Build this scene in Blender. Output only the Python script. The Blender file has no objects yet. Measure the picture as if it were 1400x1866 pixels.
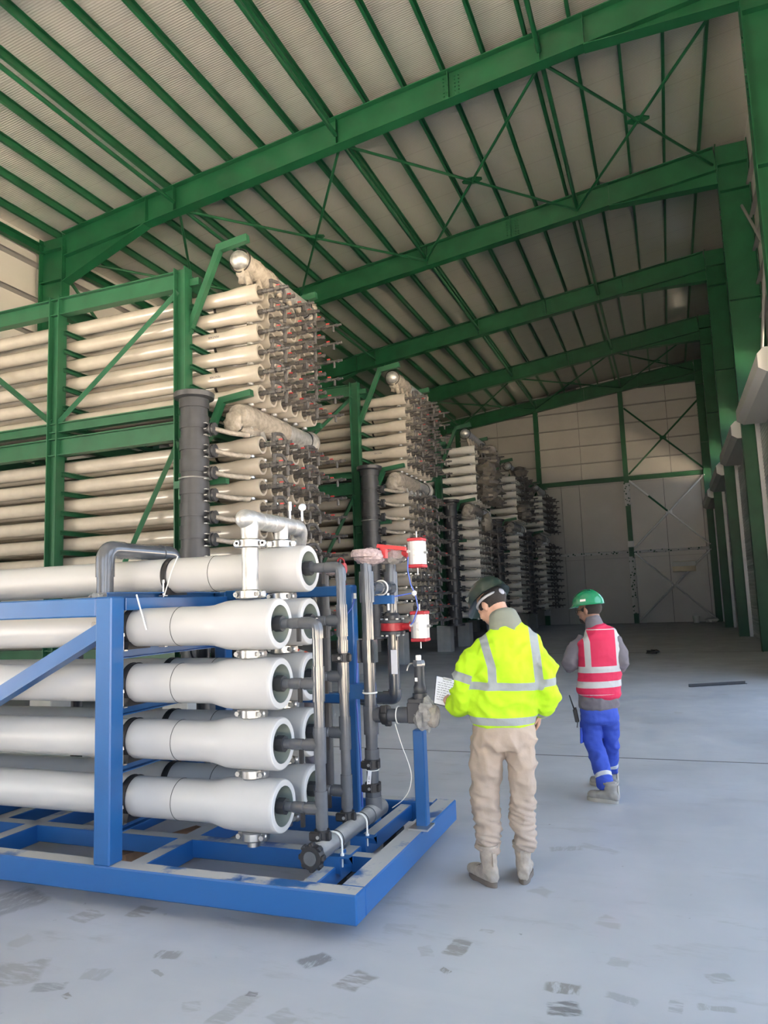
import bpy, bmesh, math, random
from mathutils import Vector, Matrix, noise, Euler
random.seed(7)
SC = bpy.context.scene
COL = SC.collection
PI = math.pi

# ------------------------------------------------------------------ camera
F_PX = 1350.0
CAM_H = 1.70
def cam_axes(vp=(1222, 1078), roll=0.036):
    Y = Vector((vp[0]-700, vp[1]-933, F_PX)).normalized()
    p2 = Vector((vp[0]-700-1000, vp[1]-933+1000*roll, F_PX))
    Z = Y.cross(p2).normalized()
    if Z.y > 0: Z = -Z
    X = Y.cross(Z)
    return X, Y, Z
_X, _Y, _Z = cam_axes()
def c2w(v): return Vector((_X.dot(v), _Y.dot(v), _Z.dot(v)))
cam_d = bpy.data.cameras.new('camera'); cam = bpy.data.objects.new('camera', cam_d); COL.objects.link(cam)
r_, u_, b_ = c2w(Vector((1,0,0))), c2w(Vector((0,-1,0))), c2w(Vector((0,0,-1)))
cam.matrix_world = Matrix(((r_.x,u_.x,b_.x,0),(r_.y,u_.y,b_.y,0),(r_.z,u_.z,b_.z,CAM_H),(0,0,0,1)))
cam_d.sensor_fit = 'HORIZONTAL'; cam_d.sensor_width = 36.0; cam_d.lens = F_PX/1400*36.0
cam_d.clip_end = 300
SC.camera = cam

# ------------------------------------------------------------------ world, sun, exposure
SC.view_settings.view_transform = 'Standard'; SC.view_settings.look = 'None'
SC.view_settings.gamma = 1.0; SC.view_settings.use_curve_mapping = False
SC.view_settings.exposure = 1.42
w = bpy.data.worlds.new('world'); SC.world = w; w.use_nodes = True
bg = w.node_tree.nodes['Background']; bg.inputs[0].default_value = (0.58, 0.74, 1.0, 1); bg.inputs[1].default_value = 1.5
sd = bpy.data.lights.new('sun', 'SUN'); sun = bpy.data.objects.new('sun', sd); COL.objects.link(sun)
sd.energy = 70.0; sd.angle = 0.01; sd.color = (1.0, 0.90, 0.76)
sun.rotation_euler = Vector((0.60, 0.20, -0.77)).to_track_quat('-Z', 'Y').to_euler(); sun.location = (-40, -10, 50)
def portal(name, loc, rot, sx, sy):
    d = bpy.data.lights.new(name, 'AREA'); d.shape = 'RECTANGLE'; d.size = sx; d.size_y = sy; d.cycles.is_portal = True
    o = bpy.data.objects.new(name, d); o.location = loc; o.rotation_euler = rot; COL.objects.link(o)
portal('daylight_front_opening', (-1.2, -6.0, 2.75), (PI/2, 0, 0), 6.0, 5.5)
for yc in (-2.5,):
    portal('daylight_left_door', (-16.3, yc, 3.1), (0, -PI/2, 0), 6.2, 6.2)
for k, yc in enumerate((-2.5, 4.7, 11.9)):
    portal('daylight_side_door', (2.9, yc, 3.15), (0, PI/2, 0), 6.3, 5.8)
for k in range(4):
    portal('daylight_high_window', (2.98, 19.1+7.2*k, 7.8), (0, PI/2, 0), .8, 6.4)
SC.cycles.use_denoising = True
SC.cycles.max_bounces = 12; SC.cycles.diffuse_bounces = 8; SC.cycles.glossy_bounces = 4
SC.cycles.transmission_bounces = 6; SC.cycles.transparent_max_bounces = 8
SC.cycles.sample_clamp_indirect = 6.0

# ------------------------------------------------------------------ materials
MATS = {}
def mat(name, col, rough=0.5, metal=0.0, noise_amt=0.0, noise_scale=6.0, bump=0.0, bump_scale=40.0, col2=None, coat=0.0, spec=None):
    m = bpy.data.materials.new(name); m.use_nodes = True
    nt = m.node_tree; b = nt.nodes['Principled BSDF']
    b.inputs['Base Color'].default_value = (*col, 1); b.inputs['Roughness'].default_value = rough
    b.inputs['Metallic'].default_value = metal
    if coat: b.inputs['Coat Weight'].default_value = coat; b.inputs['Coat Roughness'].default_value = 0.07
    if spec is not None: b.inputs['Specular IOR Level'].default_value = spec
    tc = nt.nodes.new('ShaderNodeTexCoord')
    if noise_amt > 0:
        n = nt.nodes.new('ShaderNodeTexNoise'); n.inputs['Scale'].default_value = noise_scale; n.inputs['Detail'].default_value = 5
        nt.links.new(tc.outputs['Object'], n.inputs['Vector'])
        r = nt.nodes.new('ShaderNodeMapRange'); r.inputs['From Min'].default_value = 0.35; r.inputs['From Max'].default_value = 0.7
        nt.links.new(n.outputs['Fac'], r.inputs['Value'])
        mx = nt.nodes.new('ShaderNodeMix'); mx.data_type = 'RGBA'
        c2 = col2 if col2 else tuple(c*(1-noise_amt) for c in col)
        mx.inputs['A'].default_value = (*col, 1); mx.inputs['B'].default_value = (*c2, 1)
        nt.links.new(r.outputs['Result'], mx.inputs['Factor']); nt.links.new(mx.outputs['Result'], b.inputs['Base Color'])
    if bump > 0:
        n2 = nt.nodes.new('ShaderNodeTexNoise'); n2.inputs['Scale'].default_value = bump_scale; n2.inputs['Detail'].default_value = 4
        nt.links.new(tc.outputs['Object'], n2.inputs['Vector'])
        bp = nt.nodes.new('ShaderNodeBump'); bp.inputs['Strength'].default_value = bump; bp.inputs['Distance'].default_value = 0.02
        nt.links.new(n2.outputs['Fac'], bp.inputs['Height']); nt.links.new(bp.outputs['Normal'], b.inputs['Normal'])
    MATS[name] = m
    return m
def dusty(name, col, dust, rough=0.35, lo=0.45, hi=0.6, up0=0.75, scale=3.0):
    """paint with settled dust on faces that look up"""
    m = mat(name, col, rough); nt = m.node_tree; b = nt.nodes['Principled BSDF']
    ge = nt.nodes.new('ShaderNodeNewGeometry'); sp = nt.nodes.new('ShaderNodeSeparateXYZ')
    nt.links.new(ge.outputs['Normal'], sp.inputs[0])
    up = nt.nodes.new('ShaderNodeMapRange'); up.inputs['From Min'].default_value = up0; up.inputs['From Max'].default_value = 0.95
    nt.links.new(sp.outputs['Z'], up.inputs['Value'])
    tc = nt.nodes.new('ShaderNodeTexCoord'); n = nt.nodes.new('ShaderNodeTexNoise')
    n.inputs['Scale'].default_value = scale; n.inputs['Detail'].default_value = 7; n.inputs['Roughness'].default_value = 0.65
    nt.links.new(tc.outputs['Object'], n.inputs['Vector'])
    r = nt.nodes.new('ShaderNodeMapRange'); r.inputs['From Min'].default_value = lo; r.inputs['From Max'].default_value = hi
    r.inputs['To Min'].default_value = 1.0; r.inputs['To Max'].default_value = 0.0
    nt.links.new(n.outputs['Fac'], r.inputs['Value'])
    ml = nt.nodes.new('ShaderNodeMath'); ml.operation = 'MULTIPLY'
    nt.links.new(up.outputs['Result'], ml.inputs[0]); nt.links.new(r.outputs['Result'], ml.inputs[1])
    mx = nt.nodes.new('ShaderNodeMix'); mx.data_type = 'RGBA'
    mx.inputs['A'].default_value = (*col, 1); mx.inputs['B'].default_value = (*dust, 1)
    nt.links.new(ml.outputs[0], mx.inputs['Factor']); nt.links.new(mx.outputs['Result'], b.inputs['Base Color'])
    mr = nt.nodes.new('ShaderNodeMapRange'); mr.inputs['To Min'].default_value = rough; mr.inputs['To Max'].default_value = 0.9
    nt.links.new(ml.outputs[0], mr.inputs['Value']); nt.links.new(mr.outputs['Result'], b.inputs['Roughness'])
    return m

mat('green', (0.013, 0.118, 0.047), 0.42, noise_amt=0.25, noise_scale=1.5)
mat('green_rack', (0.018, 0.105, 0.05), 0.42, noise_amt=0.25, noise_scale=2.5)
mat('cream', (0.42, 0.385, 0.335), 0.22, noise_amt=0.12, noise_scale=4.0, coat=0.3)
mat('cream_brightened', (0.68, 0.665, 0.63), 0.22, noise_amt=0.12, noise_scale=4.0, coat=0.3)  # cream with a lighter colour, making up for dim light at the far racks
mat('white_shell', (0.47, 0.475, 0.48), 0.36, noise_amt=0.05, noise_scale=3.0, coat=0.08)
mat('shell_rim', (0.60, 0.605, 0.61), 0.4)
mat('bore', (0.30, 0.345, 0.315), 0.22)
mat('pvc', (0.088, 0.095, 0.108), 0.16, noise_amt=0.25, noise_scale=9.0, spec=0.8)
dusty('pvc_dusty', (0.105, 0.112, 0.125), (0.36, 0.36, 0.35), 0.32, 0.42, 0.75, 0.15, 5.0)
mat('pvc_dark', (0.045, 0.048, 0.055), 0.42, noise_amt=0.3, noise_scale=6.0)
mat('rack_pipe', (0.050, 0.050, 0.055), 0.5, noise_amt=0.7, noise_scale=9.0, col2=(0.105, 0.098, 0.09))
mat('black', (0.015, 0.015, 0.017), 0.45)
mat('stainless', (0.62, 0.61, 0.59), 0.30, 1.0, noise_amt=0.15, noise_scale=12)
mat('pickled', (0.55, 0.55, 0.54), 0.48, 0.75, noise_amt=0.35, noise_scale=14, bump=0.15, bump_scale=60)
mat('steel_bolt', (0.55, 0.55, 0.55), 0.4, 0.9)
mat('red', (0.42, 0.02, 0.03), 0.38)
mat('red_plastic', (0.55, 0.045, 0.05), 0.45)
dusty('blue', (0.016, 0.105, 0.31), (0.42, 0.42, 0.42), 0.33, 0.55, 0.63, 0.75, 2.2)
mat('blue_plain', (0.016, 0.105, 0.31), 0.33, noise_amt=0.12, noise_scale=4)
mat('blue_hose', (0.08, 0.14, 0.55), 0.4)
mat('white_plastic', (0.8, 0.8, 0.78), 0.4)
mat('alu', (0.66, 0.66, 0.65), 0.38, 0.6)
mat('paper', (0.82, 0.83, 0.88), 0.7)
mat('ink', (0.03, 0.03, 0.07), 0.8)
mat('concrete', (0.45, 0.45, 0.43), 0.8, noise_amt=0.15, noise_scale=5)
mat('wood', (0.36, 0.20, 0.11), 0.6, noise_amt=0.35, noise_scale=7)
mat('zip_white', (0.75, 0.75, 0.72), 0.5)
mat('panel_back', (0.50, 0.485, 0.455), 0.36, 0.1, noise_amt=0.10, noise_scale=0.8)
mat('panel_side', (0.60, 0.58, 0.54), 0.5, 0.0, noise_amt=0.06, noise_scale=1.0)
mat('joint', (0.10, 0.10, 0.10), 0.8)
mat('girt', (0.30, 0.29, 0.28), 0.5)
mat('shutter', (0.55, 0.56, 0.57), 0.38, 0.35, noise_amt=0.1, noise_scale=2)
mat('shutter_box', (0.60, 0.59, 0.56), 0.45, 0.0)
mat('ground_out', (0.58, 0.50, 0.40), 0.9, noise_amt=0.15, noise_scale=0.3)
mat('glass_sky', (0.7, 0.9, 0.75), 0.1); MATS['glass_sky'].node_tree.nodes['Principled BSDF'].inputs['Alpha'].default_value = 0.15
mat('card', (0.85, 0.77, 0.60), 0.8)
mat('white_wrap', (0.80, 0.80, 0.78), 0.5)

def wrap_mat(name, col, rough, alpha, scale=22, bump=0.9):
    m = mat(name, col, rough, bump=bump, bump_scale=scale, noise_amt=0.35, noise_scale=scale*0.6)
    nt = m.node_tree; b = nt.nodes['Principled BSDF']
    b.inputs['Alpha'].default_value = alpha
    return m
wrap_mat('film', (0.40, 0.36, 0.31), 0.22, 0.9)
wrap_mat('bubble', (0.62, 0.60, 0.57), 0.18, 0.55, 45, 1.0)
wrap_mat('bubble_red', (0.66, 0.52, 0.52), 0.2, 0.75, 60, 1.0)
wrap_mat('dust_sheet', (0.24, 0.215, 0.185), 0.45, 1.0, 12)

def ceiling_mat():
    m = mat('foil_ceiling', (0.68, 0.66, 0.615), 0.20, 0.45)
    nt = m.node_tree; b = nt.nodes['Principled BSDF']; N = nt.nodes.new; L = nt.links.new
    tc = N('ShaderNodeTexCoord')
    wv = N('ShaderNodeTexWave'); wv.bands_direction = 'Y'; wv.inputs['Scale'].default_value = 5.5; wv.inputs['Distortion'].default_value = 0.6
    wv.inputs['Detail'].default_value = 1.0
    L(tc.outputs['Object'], wv.inputs['Vector'])
    ns = N('ShaderNodeTexNoise'); ns.inputs['Scale'].default_value = 0.8; ns.inputs['Detail'].default_value = 3
    L(tc.outputs['Object'], ns.inputs['Vector'])
    ad = N('ShaderNodeMath'); ad.operation = 'MULTIPLY_ADD'; ad.inputs[1].default_value = 5.0
    L(ns.outputs['Fac'], ad.inputs[0]); L(wv.outputs['Fac'], ad.inputs[2])
    bp = N('ShaderNodeBump'); bp.inputs['Strength'].default_value = 0.30; bp.inputs['Distance'].default_value = 0.02
    L(ad.outputs[0], bp.inputs['Height']); L(bp.outputs['Normal'], b.inputs['Normal'])
    # lap joints between the foil rolls
    br = N('ShaderNodeTexWave'); br.bands_direction = 'Y'; br.wave_profile = 'SAW'; br.inputs['Scale'].default_value = 0.26
    L(tc.outputs['Object'], br.inputs['Vector'])
    gt = N('ShaderNodeMath'); gt.operation = 'GREATER_THAN'; gt.inputs[1].default_value = 0.985
    L(br.outputs['Fac'], gt.inputs[0])
    mx = N('ShaderNodeMix'); mx.data_type = 'RGBA'; mx.inputs['A'].default_value = (0.68, 0.66, 0.615, 1); mx.inputs['B'].default_value = (0.56, 0.54, 0.50, 1)
    L(gt.outputs[0], mx.inputs['Factor']); L(mx.outputs['Result'], b.inputs['Base Color'])
ceiling_mat()

def floor_mat():
    m = mat('floor_epoxy', (0.40, 0.44, 0.50), 0.42)
    nt = m.node_tree; b = nt.nodes['Principled BSDF']; N = nt.nodes.new; L = nt.links.new
    tc = N('ShaderNodeTexCoord')
    def nz(scale, detail=4, sx=1, sy=1, rot=0, rough=0.55):
        mp = N('ShaderNodeMapping'); mp.inputs['Scale'].default_value = (sx, sy, 1); mp.inputs['Rotation'].default_value = (0, 0, rot)
        L(tc.outputs['Object'], mp.inputs['Vector'])
        n = N('ShaderNodeTexNoise'); n.inputs['Scale'].default_value = scale; n.inputs['Detail'].default_value = detail; n.inputs['Roughness'].default_value = rough
        L(mp.outputs['Vector'], n.inputs['Vector']); return n.outputs['Fac']
    def rng(v, a, c, o0=0.0, o1=1.0):
        r = N('ShaderNodeMapRange'); r.inputs['From Min'].default_value = a; r.inputs['From Max'].default_value = c
        r.inputs['To Min'].default_value = o0; r.inputs['To Max'].default_value = o1; L(v, r.inputs['Value']); return r.outputs['Result']
    def mul(a, c):
        q = N('ShaderNodeMath'); q.operation = 'MULTIPLY'; L(a, q.inputs[0]); L(c, q.inputs[1]); return q.outputs[0]
    def mix(a, fac, colr):
        x = N('ShaderNodeMix'); x.data_type = 'RGBA'; L(a, x.inputs['A']); L(fac, x.inputs['Factor']); x.inputs['B'].default_value = (*colr, 1); return x.outputs['Result']
    base = N('ShaderNodeMix'); base.data_type = 'RGBA'
    base.inputs['A'].default_value = (0.455, 0.475, 0.515, 1); base.inputs['B'].default_value = (0.365, 0.385, 0.425, 1)
    L(rng(nz(0.6, 5), 0.35, 0.7), base.inputs['Factor'])
    c = base.outputs['Result']
    # brushed streaks of dust
    c = mix(c, rng(nz(2.2, 5, 0.25, 1.6, 0.15), 0.55, 0.80, 0, 0.35), (0.54, 0.55, 0.58))
    # worn patches: blocks of mud dropped by boots and forklift, broken by stripes
    vo = N('ShaderNodeTexVoronoi'); vo.feature = 'F1'; vo.distance = 'CHEBYCHEV'; vo.inputs['Scale'].default_value = 1.9; vo.inputs['Randomness'].default_value = 0.95
    mp = N('ShaderNodeMapping'); mp.inputs['Rotation'].default_value = (0, 0, 0.35); mp.inputs['Scale'].default_value = (1, 1.0, 1)
    nd = N('ShaderNodeTexNoise'); nd.inputs['Scale'].default_value = 5.0; nd.inputs['Detail'].default_value = 3
    L(tc.outputs['Object'], nd.inputs['Vector'])
    va = N('ShaderNodeVectorMath'); va.operation = 'MULTIPLY_ADD'; va.inputs[1].default_value = (0.16, 0.16, 0.0)
    L(nd.outputs['Color'], va.inputs[0]); L(tc.outputs['Object'], va.inputs[2]); L(va.outputs[0], mp.inputs['Vector']); L(mp.outputs['Vector'], vo.inputs['Vector'])
    va2 = N('ShaderNodeVectorMath'); va2.operation = 'MULTIPLY_ADD'; va2.inputs[1].default_value = (0.05, 0.05, 0.0)
    nd2 = N('ShaderNodeTexNoise'); nd2.inputs['Scale'].default_value = 14.0; nd2.inputs['Detail'].default_value = 5
    L(tc.outputs['Object'], nd2.inputs['Vector']); L(nd2.outputs['Color'], va2.inputs[0]); L(tc.outputs['Object'], va2.inputs[2])
    stripes2 = rng(nz(26, 4, 0.22, 1.0, 0.35, 0.7), 0.38, 0.52); stripes3 = rng(nz(30, 4, 1.0, 0.25, 0.6, 0.7), 0.36, 0.50)
    spot = rng(vo.outputs['Distance'], 0.085, 0.125, 1, 0)
    stripes = rng(nz(11, 2, 0.18, 1.0, 0.35), 0.36, 0.46)
    thin = rng(nz(1.1, 2), 0.36, 0.50)
    c = mix(c, mul(mul(spot, stripes), rng(thin, 0, 1, 0.0, 0.4)), (0.27, 0.255, 0.235))
    # single mud marks and scrapes on the floor: (x, y, half width, half depth, turn, strength)
    for k, (px, py, hw, hd, an, st) in enumerate([(-1.704,3.431,0.06,0.076,-0.57,0.8),(-1.442,3.307,0.063,0.087,-0.36,0.75),(-1.084,3.75,0.054,0.088,-0.14,0.8),(-0.547,3.512,0.077,0.047,0.07,0.8),(-0.52,3.345,0.068,0.055,0.29,0.9),(0.097,3.795,0.053,0.039,0.5,0.45),(-1.078,3.511,0.028,0.021,-0.5,0.9),(-0.988,3.97,0.037,0.026,-0.29,0.5),(-0.084,3.495,0.029,0.049,-0.07,0.4),(0.068,3.533,0.077,0.022,0.14,0.45),(-1.224,3.673,0.035,0.058,0.36,0.3),(-3.035,2.905,0.13,0.129,0.57,0.55),(-3.795,3.58,0.191,0.174,-0.43,0.6),(-3.191,3.532,0.081,0.074,-0.21,0.55),(-2.922,3.67,0.065,0.074,0.0,0.6),(-2.439,3.273,0.07,0.043,0.21,0.7),(-2.776,2.849,0.079,0.039,0.43,0.55),(-2.634,2.807,0.023,0.018,-0.57,0.9),(-2.372,3.108,0.043,0.014,-0.36,0.6),(-1.851,2.938,0.048,0.134,-0.14,0.4),(-1.843,3.071,0.027,0.024,0.07,0.9),(-2.649,3.009,0.067,0.058,0.29,0.35),(-2.036,2.904,0.044,0.042,0.5,0.3),(-1.611,2.945,0.058,0.051,-0.5,0.35),(-0.299,3.502,0.069,0.027,-0.29,0.35),(-0.327,3.822,0.05,0.044,-0.07,0.3),(-1.43,3.869,0.087,0.066,0.14,0.25),(-0.764,5.344,0.109,0.045,0.36,0.4),(-2.056,8.195,0.15,0.101,0.57,0.35),(-0.554,5.398,0.145,0.045,-0.43,0.3)]):
        mp2 = N('ShaderNodeMapping'); mp2.vector_type = 'TEXTURE'; mp2.inputs['Location'].default_value = (px, py, 0); mp2.inputs['Rotation'].default_value = (0, 0, an); mp2.inputs['Scale'].default_value = (hw, hd, 1)
        L(va2.outputs[0], mp2.inputs['Vector'])
        ab = N('ShaderNodeVectorMath'); ab.operation = 'ABSOLUTE'; L(mp2.outputs['Vector'], ab.inputs[0])
        sp = N('ShaderNodeSeparateXYZ'); L(ab.outputs[0], sp.inputs[0])
        mxm = N('ShaderNodeMath'); mxm.operation = 'SMOOTH_MAX'; mxm.inputs[2].default_value = 0.3; L(sp.outputs['X'], mxm.inputs[0]); L(sp.outputs['Y'], mxm.inputs[1])
        m_ = rng(mxm.outputs[0], 0.85, 1.05, st, 0)
        m_ = mul(m_, stripes2 if k % 3 else stripes3)
        c = mix(c, m_, (0.225, 0.215, 0.20) if k % 4 else (0.17, 0.17, 0.175))
    # scuffs and fine dirt
    sc = mul(rng(nz(3.0, 8, 0.45, 1.5, 0.5, 0.7), 0.55, 0.68), rng(nz(0.9, 3), 0.42, 0.58))
    c = mix(c, rng(sc, 0, 1, 0, 0.65), (0.28, 0.28, 0.285))
    dots = mul(rng(nz(16, 3), 0.70, 0.76), rng(nz(1.4, 2), 0.5, 0.6))
    c = mix(c, rng(dots, 0, 1, 0, 0.7), (0.13, 0.13, 0.13))
    L(c, b.inputs['Base Color'])
    L(rng(nz(1.8, 5), 0.3, 0.75, 0.34, 0.60), b.inputs['Roughness'])
    bp = N('ShaderNodeBump'); bp.inputs['Strength'].default_value = 0.08; bp.inputs['Distance'].default_value = 0.01
    L(nz(7, 4), bp.inputs['Height']); L(bp.outputs['Normal'], b.inputs['Normal'])
floor_mat()

def wrap_spots():
    m = mat('spotted_wrap', (0.62, 0.62, 0.60), 0.5)
    nt = m.node_tree; b = nt.nodes['Principled BSDF']; N = nt.nodes.new; L = nt.links.new
    tc = N('ShaderNodeTexCoord'); vo = N('ShaderNodeTexVoronoi'); vo.inputs['Scale'].default_value = 6.5; L(tc.outputs['Object'], vo.inputs['Vector'])
    r = N('ShaderNodeMapRange'); r.inputs['From Min'].default_value = 0.28; r.inputs['From Max'].default_value = 0.34; L(vo.outputs['Distance'], r.inputs['Value'])
    mx = N('ShaderNodeMix'); mx.data_type = 'RGBA'; mx.inputs['A'].default_value = (0.03, 0.09, 0.05, 1); mx.inputs['B'].default_value = (0.60, 0.60, 0.58, 1)
    L(r.outputs['Result'], mx.inputs['Factor']); L(mx.outputs['Result'], b.inputs['Base Color'])
wrap_spots()

# ------------------------------------------------------------------ mesh helpers
def basis(d):
    d = Vector(d).normalized(); a = Vector((0,0,1)) if abs(d.z) < 0.95 else Vector((0,1,0))
    u = a.cross(d).normalized(); v = d.cross(u)
    return d, u, v
class MB:
    def __init__(s): s.v = []; s.f = []
    def add(s, vs, fs):
        o = len(s.v); s.v += [Vector(x) for x in vs]; s.f += [tuple(i+o for i in f) for f in fs]; return s
    def box(s, c, size, rot=None, bev=0.0):
        c = Vector(c); h = Vector(size)/2
        M = rot.to_matrix() if isinstance(rot, Euler) else (rot or Matrix.Identity(3))
        if bev <= 0:
            vs = [c + M @ Vector((x*h.x, y*h.y, z*h.z)) for x in (-1,1) for y in (-1,1) for z in (-1,1)]
            return s.add(vs, [(0,1,3,2),(4,6,7,5),(0,4,5,1),(2,3,7,6),(0,2,6,4),(1,5,7,3)])
        b = min(bev, *(q*0.49 for q in h)); vs = []; idx = {}
        for x in (-1,1):
            for y in (-1,1):
                for z in (-1,1):
                    for ax in range(3):
                        p = Vector((x*(h.x-b), y*(h.y-b), z*(h.z-b))); p[ax] = (x,y,z)[ax]*h[ax]
                        idx[(x,y,z,ax)] = len(vs); vs.append(c + M @ p)
        fs = []
        for ax in range(3):
            a1, a2 = (ax+1)%3, (ax+2)%3
            for sgn in (-1,1):
                q = []
                for (i,j) in ((-1,-1),(1,-1),(1,1),(-1,1)):
                    k = [0,0,0]; k[ax]=sgn; k[a1]=i; k[a2]=j; q.append(idx[(*k,ax)])
                fs.append(tuple(q) if sgn > 0 else tuple(reversed(q)))
            for i in (-1,1):
                for j in (-1,1):   # edges along ax
                    k0=[0,0,0]; k1=[0,0,0]; k0[ax]=-1; k1[ax]=1
                    for k in (k0,k1): k[a1]=i; k[a2]=j
                    q=[idx[(*k0,a1)], idx[(*k1,a1)], idx[(*k1,a2)], idx[(*k0,a2)]]
                    fs.append(tuple(q) if i*j < 0 else tuple(reversed(q)))
        for x in (-1,1):
            for y in (-1,1):
                for z in (-1,1):
                    q=[idx[(x,y,z,0)],idx[(x,y,z,1)],idx[(x,y,z,2)]]
                    fs.append(tuple(q) if x*y*z>0 else tuple(reversed(q)))
        return s.add(vs, fs)
    def lathe(s, p0, d, prof, seg=24, cap0=True, cap1=True):
        """prof: list of (distance along d, radius)"""
        p0 = Vector(p0); d, u, v = basis(d); vs = []; fs = []
        for (t, r) in prof:
            for k in range(seg):
                a = 2*PI*k/seg; vs.append(p0 + d*t + (u*math.cos(a) + v*math.sin(a))*r)
        for i in range(len(prof)-1):
            for k in range(seg):
                k2 = (k+1)%seg
                fs.append((i*seg+k, i*seg+k2, (i+1)*seg+k2, (i+1)*seg+k))
        if cap0: fs.append(tuple(reversed(range(seg))))
        if cap1: fs.append(tuple(range((len(prof)-1)*seg, len(prof)*seg)))
        return s.add(vs, fs)
    def tube(s, p0, p1, r, seg=16, r1=None):
        p0, p1 = Vector(p0), Vector(p1)
        return s.lathe(p0, p1-p0, [(0, r), ((p1-p0).length, r1 if r1 else r)], seg)
    def sweep(s, pts, r, seg=14, bend=0.0, n=6):
        """tube along a polyline, corners rounded with radius bend"""
        P = [Vector(p) for p in pts]
        if bend > 0:
            Q = [P[0]]
            for i in range(1, len(P)-1):
                a, b_, c = P[i-1], P[i], P[i+1]
                l = min(bend, (a-b_).length*0.49, (c-b_).length*0.49)
                q0 = b_ + (a-b_).normalized()*l; q2 = b_ + (c-b_).normalized()*l
                for k in range(n+1):
                    t = k/n; Q.append(q0*(1-t)**2 + b_*2*t*(1-t) + q2*t*t)
            Q.append(P[-1]); P = Q
        rad = r if callable(r) else (lambda t: r)
        T = [(P[min(i+1,len(P)-1)]-P[max(i-1,0)]).normalized() for i in range(len(P))]
        d, u, v = basis(T[0]); vs = []; fs = []
        for i, p in enumerate(P):
            if i:
                q = T[i-1].rotation_difference(T[i]); u = q @ u; v = q @ v
            for k in range(seg):
                a = 2*PI*k/seg; vs.append(p + (u*math.cos(a)+v*math.sin(a))*rad(i/(len(P)-1)))
        for i in range(len(P)-1):
            for k in range(seg):
                k2=(k+1)%seg; fs.append((i*seg+k, i*seg+k2, (i+1)*seg+k2, (i+1)*seg+k))
        fs.append(tuple(reversed(range(seg)))); fs.append(tuple(range((len(P)-1)*seg, len(P)*seg)))
        return s.add(vs, fs)
    def prism(s, poly, off):
        """extrude a planar polygon (list of 3D points) by vector off"""
        off = Vector(off); n = len(poly); P = [Vector(p) for p in poly]
        return s.add(P + [p+off for p in P], [tuple(reversed(range(n))), tuple(range(n, 2*n))] + [(i,(i+1)%n,n+(i+1)%n,n+i) for i in range(n)])
    def section(s, p0, p1, pts, up=(0,0,1)):
        """closed 2D section (side, up) swept straight from p0 to p1"""
        p0, p1 = Vector(p0), Vector(p1); d = (p1-p0).normalized(); up = Vector(up)
        sd_ = d.cross(up).normalized(); up = sd_.cross(d)
        return s.prism([p0 + sd_*a + up*b for a, b in pts], p1-p0)
    def ibeam(s, p0, p1, h, wd, tw=0.015, tf=0.02, up=(0,0,1)):
        a, b = wd/2, h/2; t = tw/2
        return s.section(p0, p1, [(-a,-b),(a,-b),(a,-b+tf),(t,-b+tf),(t,b-tf),(a,b-tf),(a,b),(-a,b),(-a,b-tf),(-t,b-tf),(-t,-b+tf),(-a,-b+tf)], up)
    def channel(s, p0, p1, h, wd, t=0.012, up=(0,0,1), flip=1):
        b = h/2; f = flip
        return s.section(p0, p1, [(0,-b),(f*wd,-b),(f*wd,-b+t),(f*t,-b+t),(f*t,b-t),(f*wd,b-t),(f*wd,b),(0,b)], up)
    def ring(s, c, d, R, r, seg=20, sub=8, a0=0, a1=2*PI):
        """torus (or arc of one)"""
        c = Vector(c); d, u, v = basis(d); full = abs(a1-a0-2*PI) < 1e-4; n = seg if full else seg+1
        vs = []; fs = []
        for i in range(n):
            a = a0 + (a1-a0)*i/seg; q = u*math.cos(a)+v*math.sin(a)
            for k in range(sub):
                b = 2*PI*k/sub; vs.append(c + q*(R+r*math.cos(b)) + d*(r*math.sin(b)))
        for i in range(seg):
            for k in range(sub):
                fs.append((i*sub+k, ((i+1)%n)*sub+k, ((i+1)%n)*sub+(k+1)%sub, i*sub+(k+1)%sub))
        return s.add(vs, fs)
    def ball(s, c, rad, seg=14, rings=8, jit=0.0, seed=0):
        c = Vector(c); rad = Vector(rad) if not isinstance(rad, (int, float)) else Vector((rad,)*3)
        vs = []; fs = []
        for i in range(1, rings):
            th = PI*i/rings
            for k in range(seg):
                a = 2*PI*k/seg; q = Vector((math.sin(th)*math.cos(a), math.sin(th)*math.sin(a), math.cos(th)))
                j = 1 + (jit*noise.noise(q*2.3+Vector((seed*3.1, seed, 0))) if jit else 0)
                vs.append(c + Vector((q.x*rad.x, q.y*rad.y, q.z*rad.z))*j)
        t = len(vs); vs.append(c+Vector((0,0,rad.z))); b = len(vs); vs.append(c-Vector((0,0,rad.z)))
        for k in range(seg):
            fs.append((t, k, (k+1)%seg)); o=(rings-2)*seg; fs.append((b, o+(k+1)%seg, o+k))
        for i in range(rings-2):
            for k in range(seg):
                fs.append((i*seg+k, (i+1)*seg+k, (i+1)*seg+(k+1)%seg, i*seg+(k+1)%seg))
        return s.add(vs, fs)
    def mesh(s, name, m, smooth=35):
        me = bpy.data.meshes.new(name); me.from_pydata(s.v, [], s.f); me.validate()
        bm = bmesh.new(); bm.from_mesh(me); bmesh.ops.recalc_face_normals(bm, faces=bm.faces); bm.to_mesh(me); bm.free()
        me.materials.append(MATS[m] if isinstance(m, str) else m)
        if smooth:
            me.shade_smooth(); me.set_sharp_from_angle(angle=math.radians(smooth))
        return me
    def build(s, name, m, parent=None, smooth=35):
        return put(name, s.mesh(name, m, smooth), parent, world=True)
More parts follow.
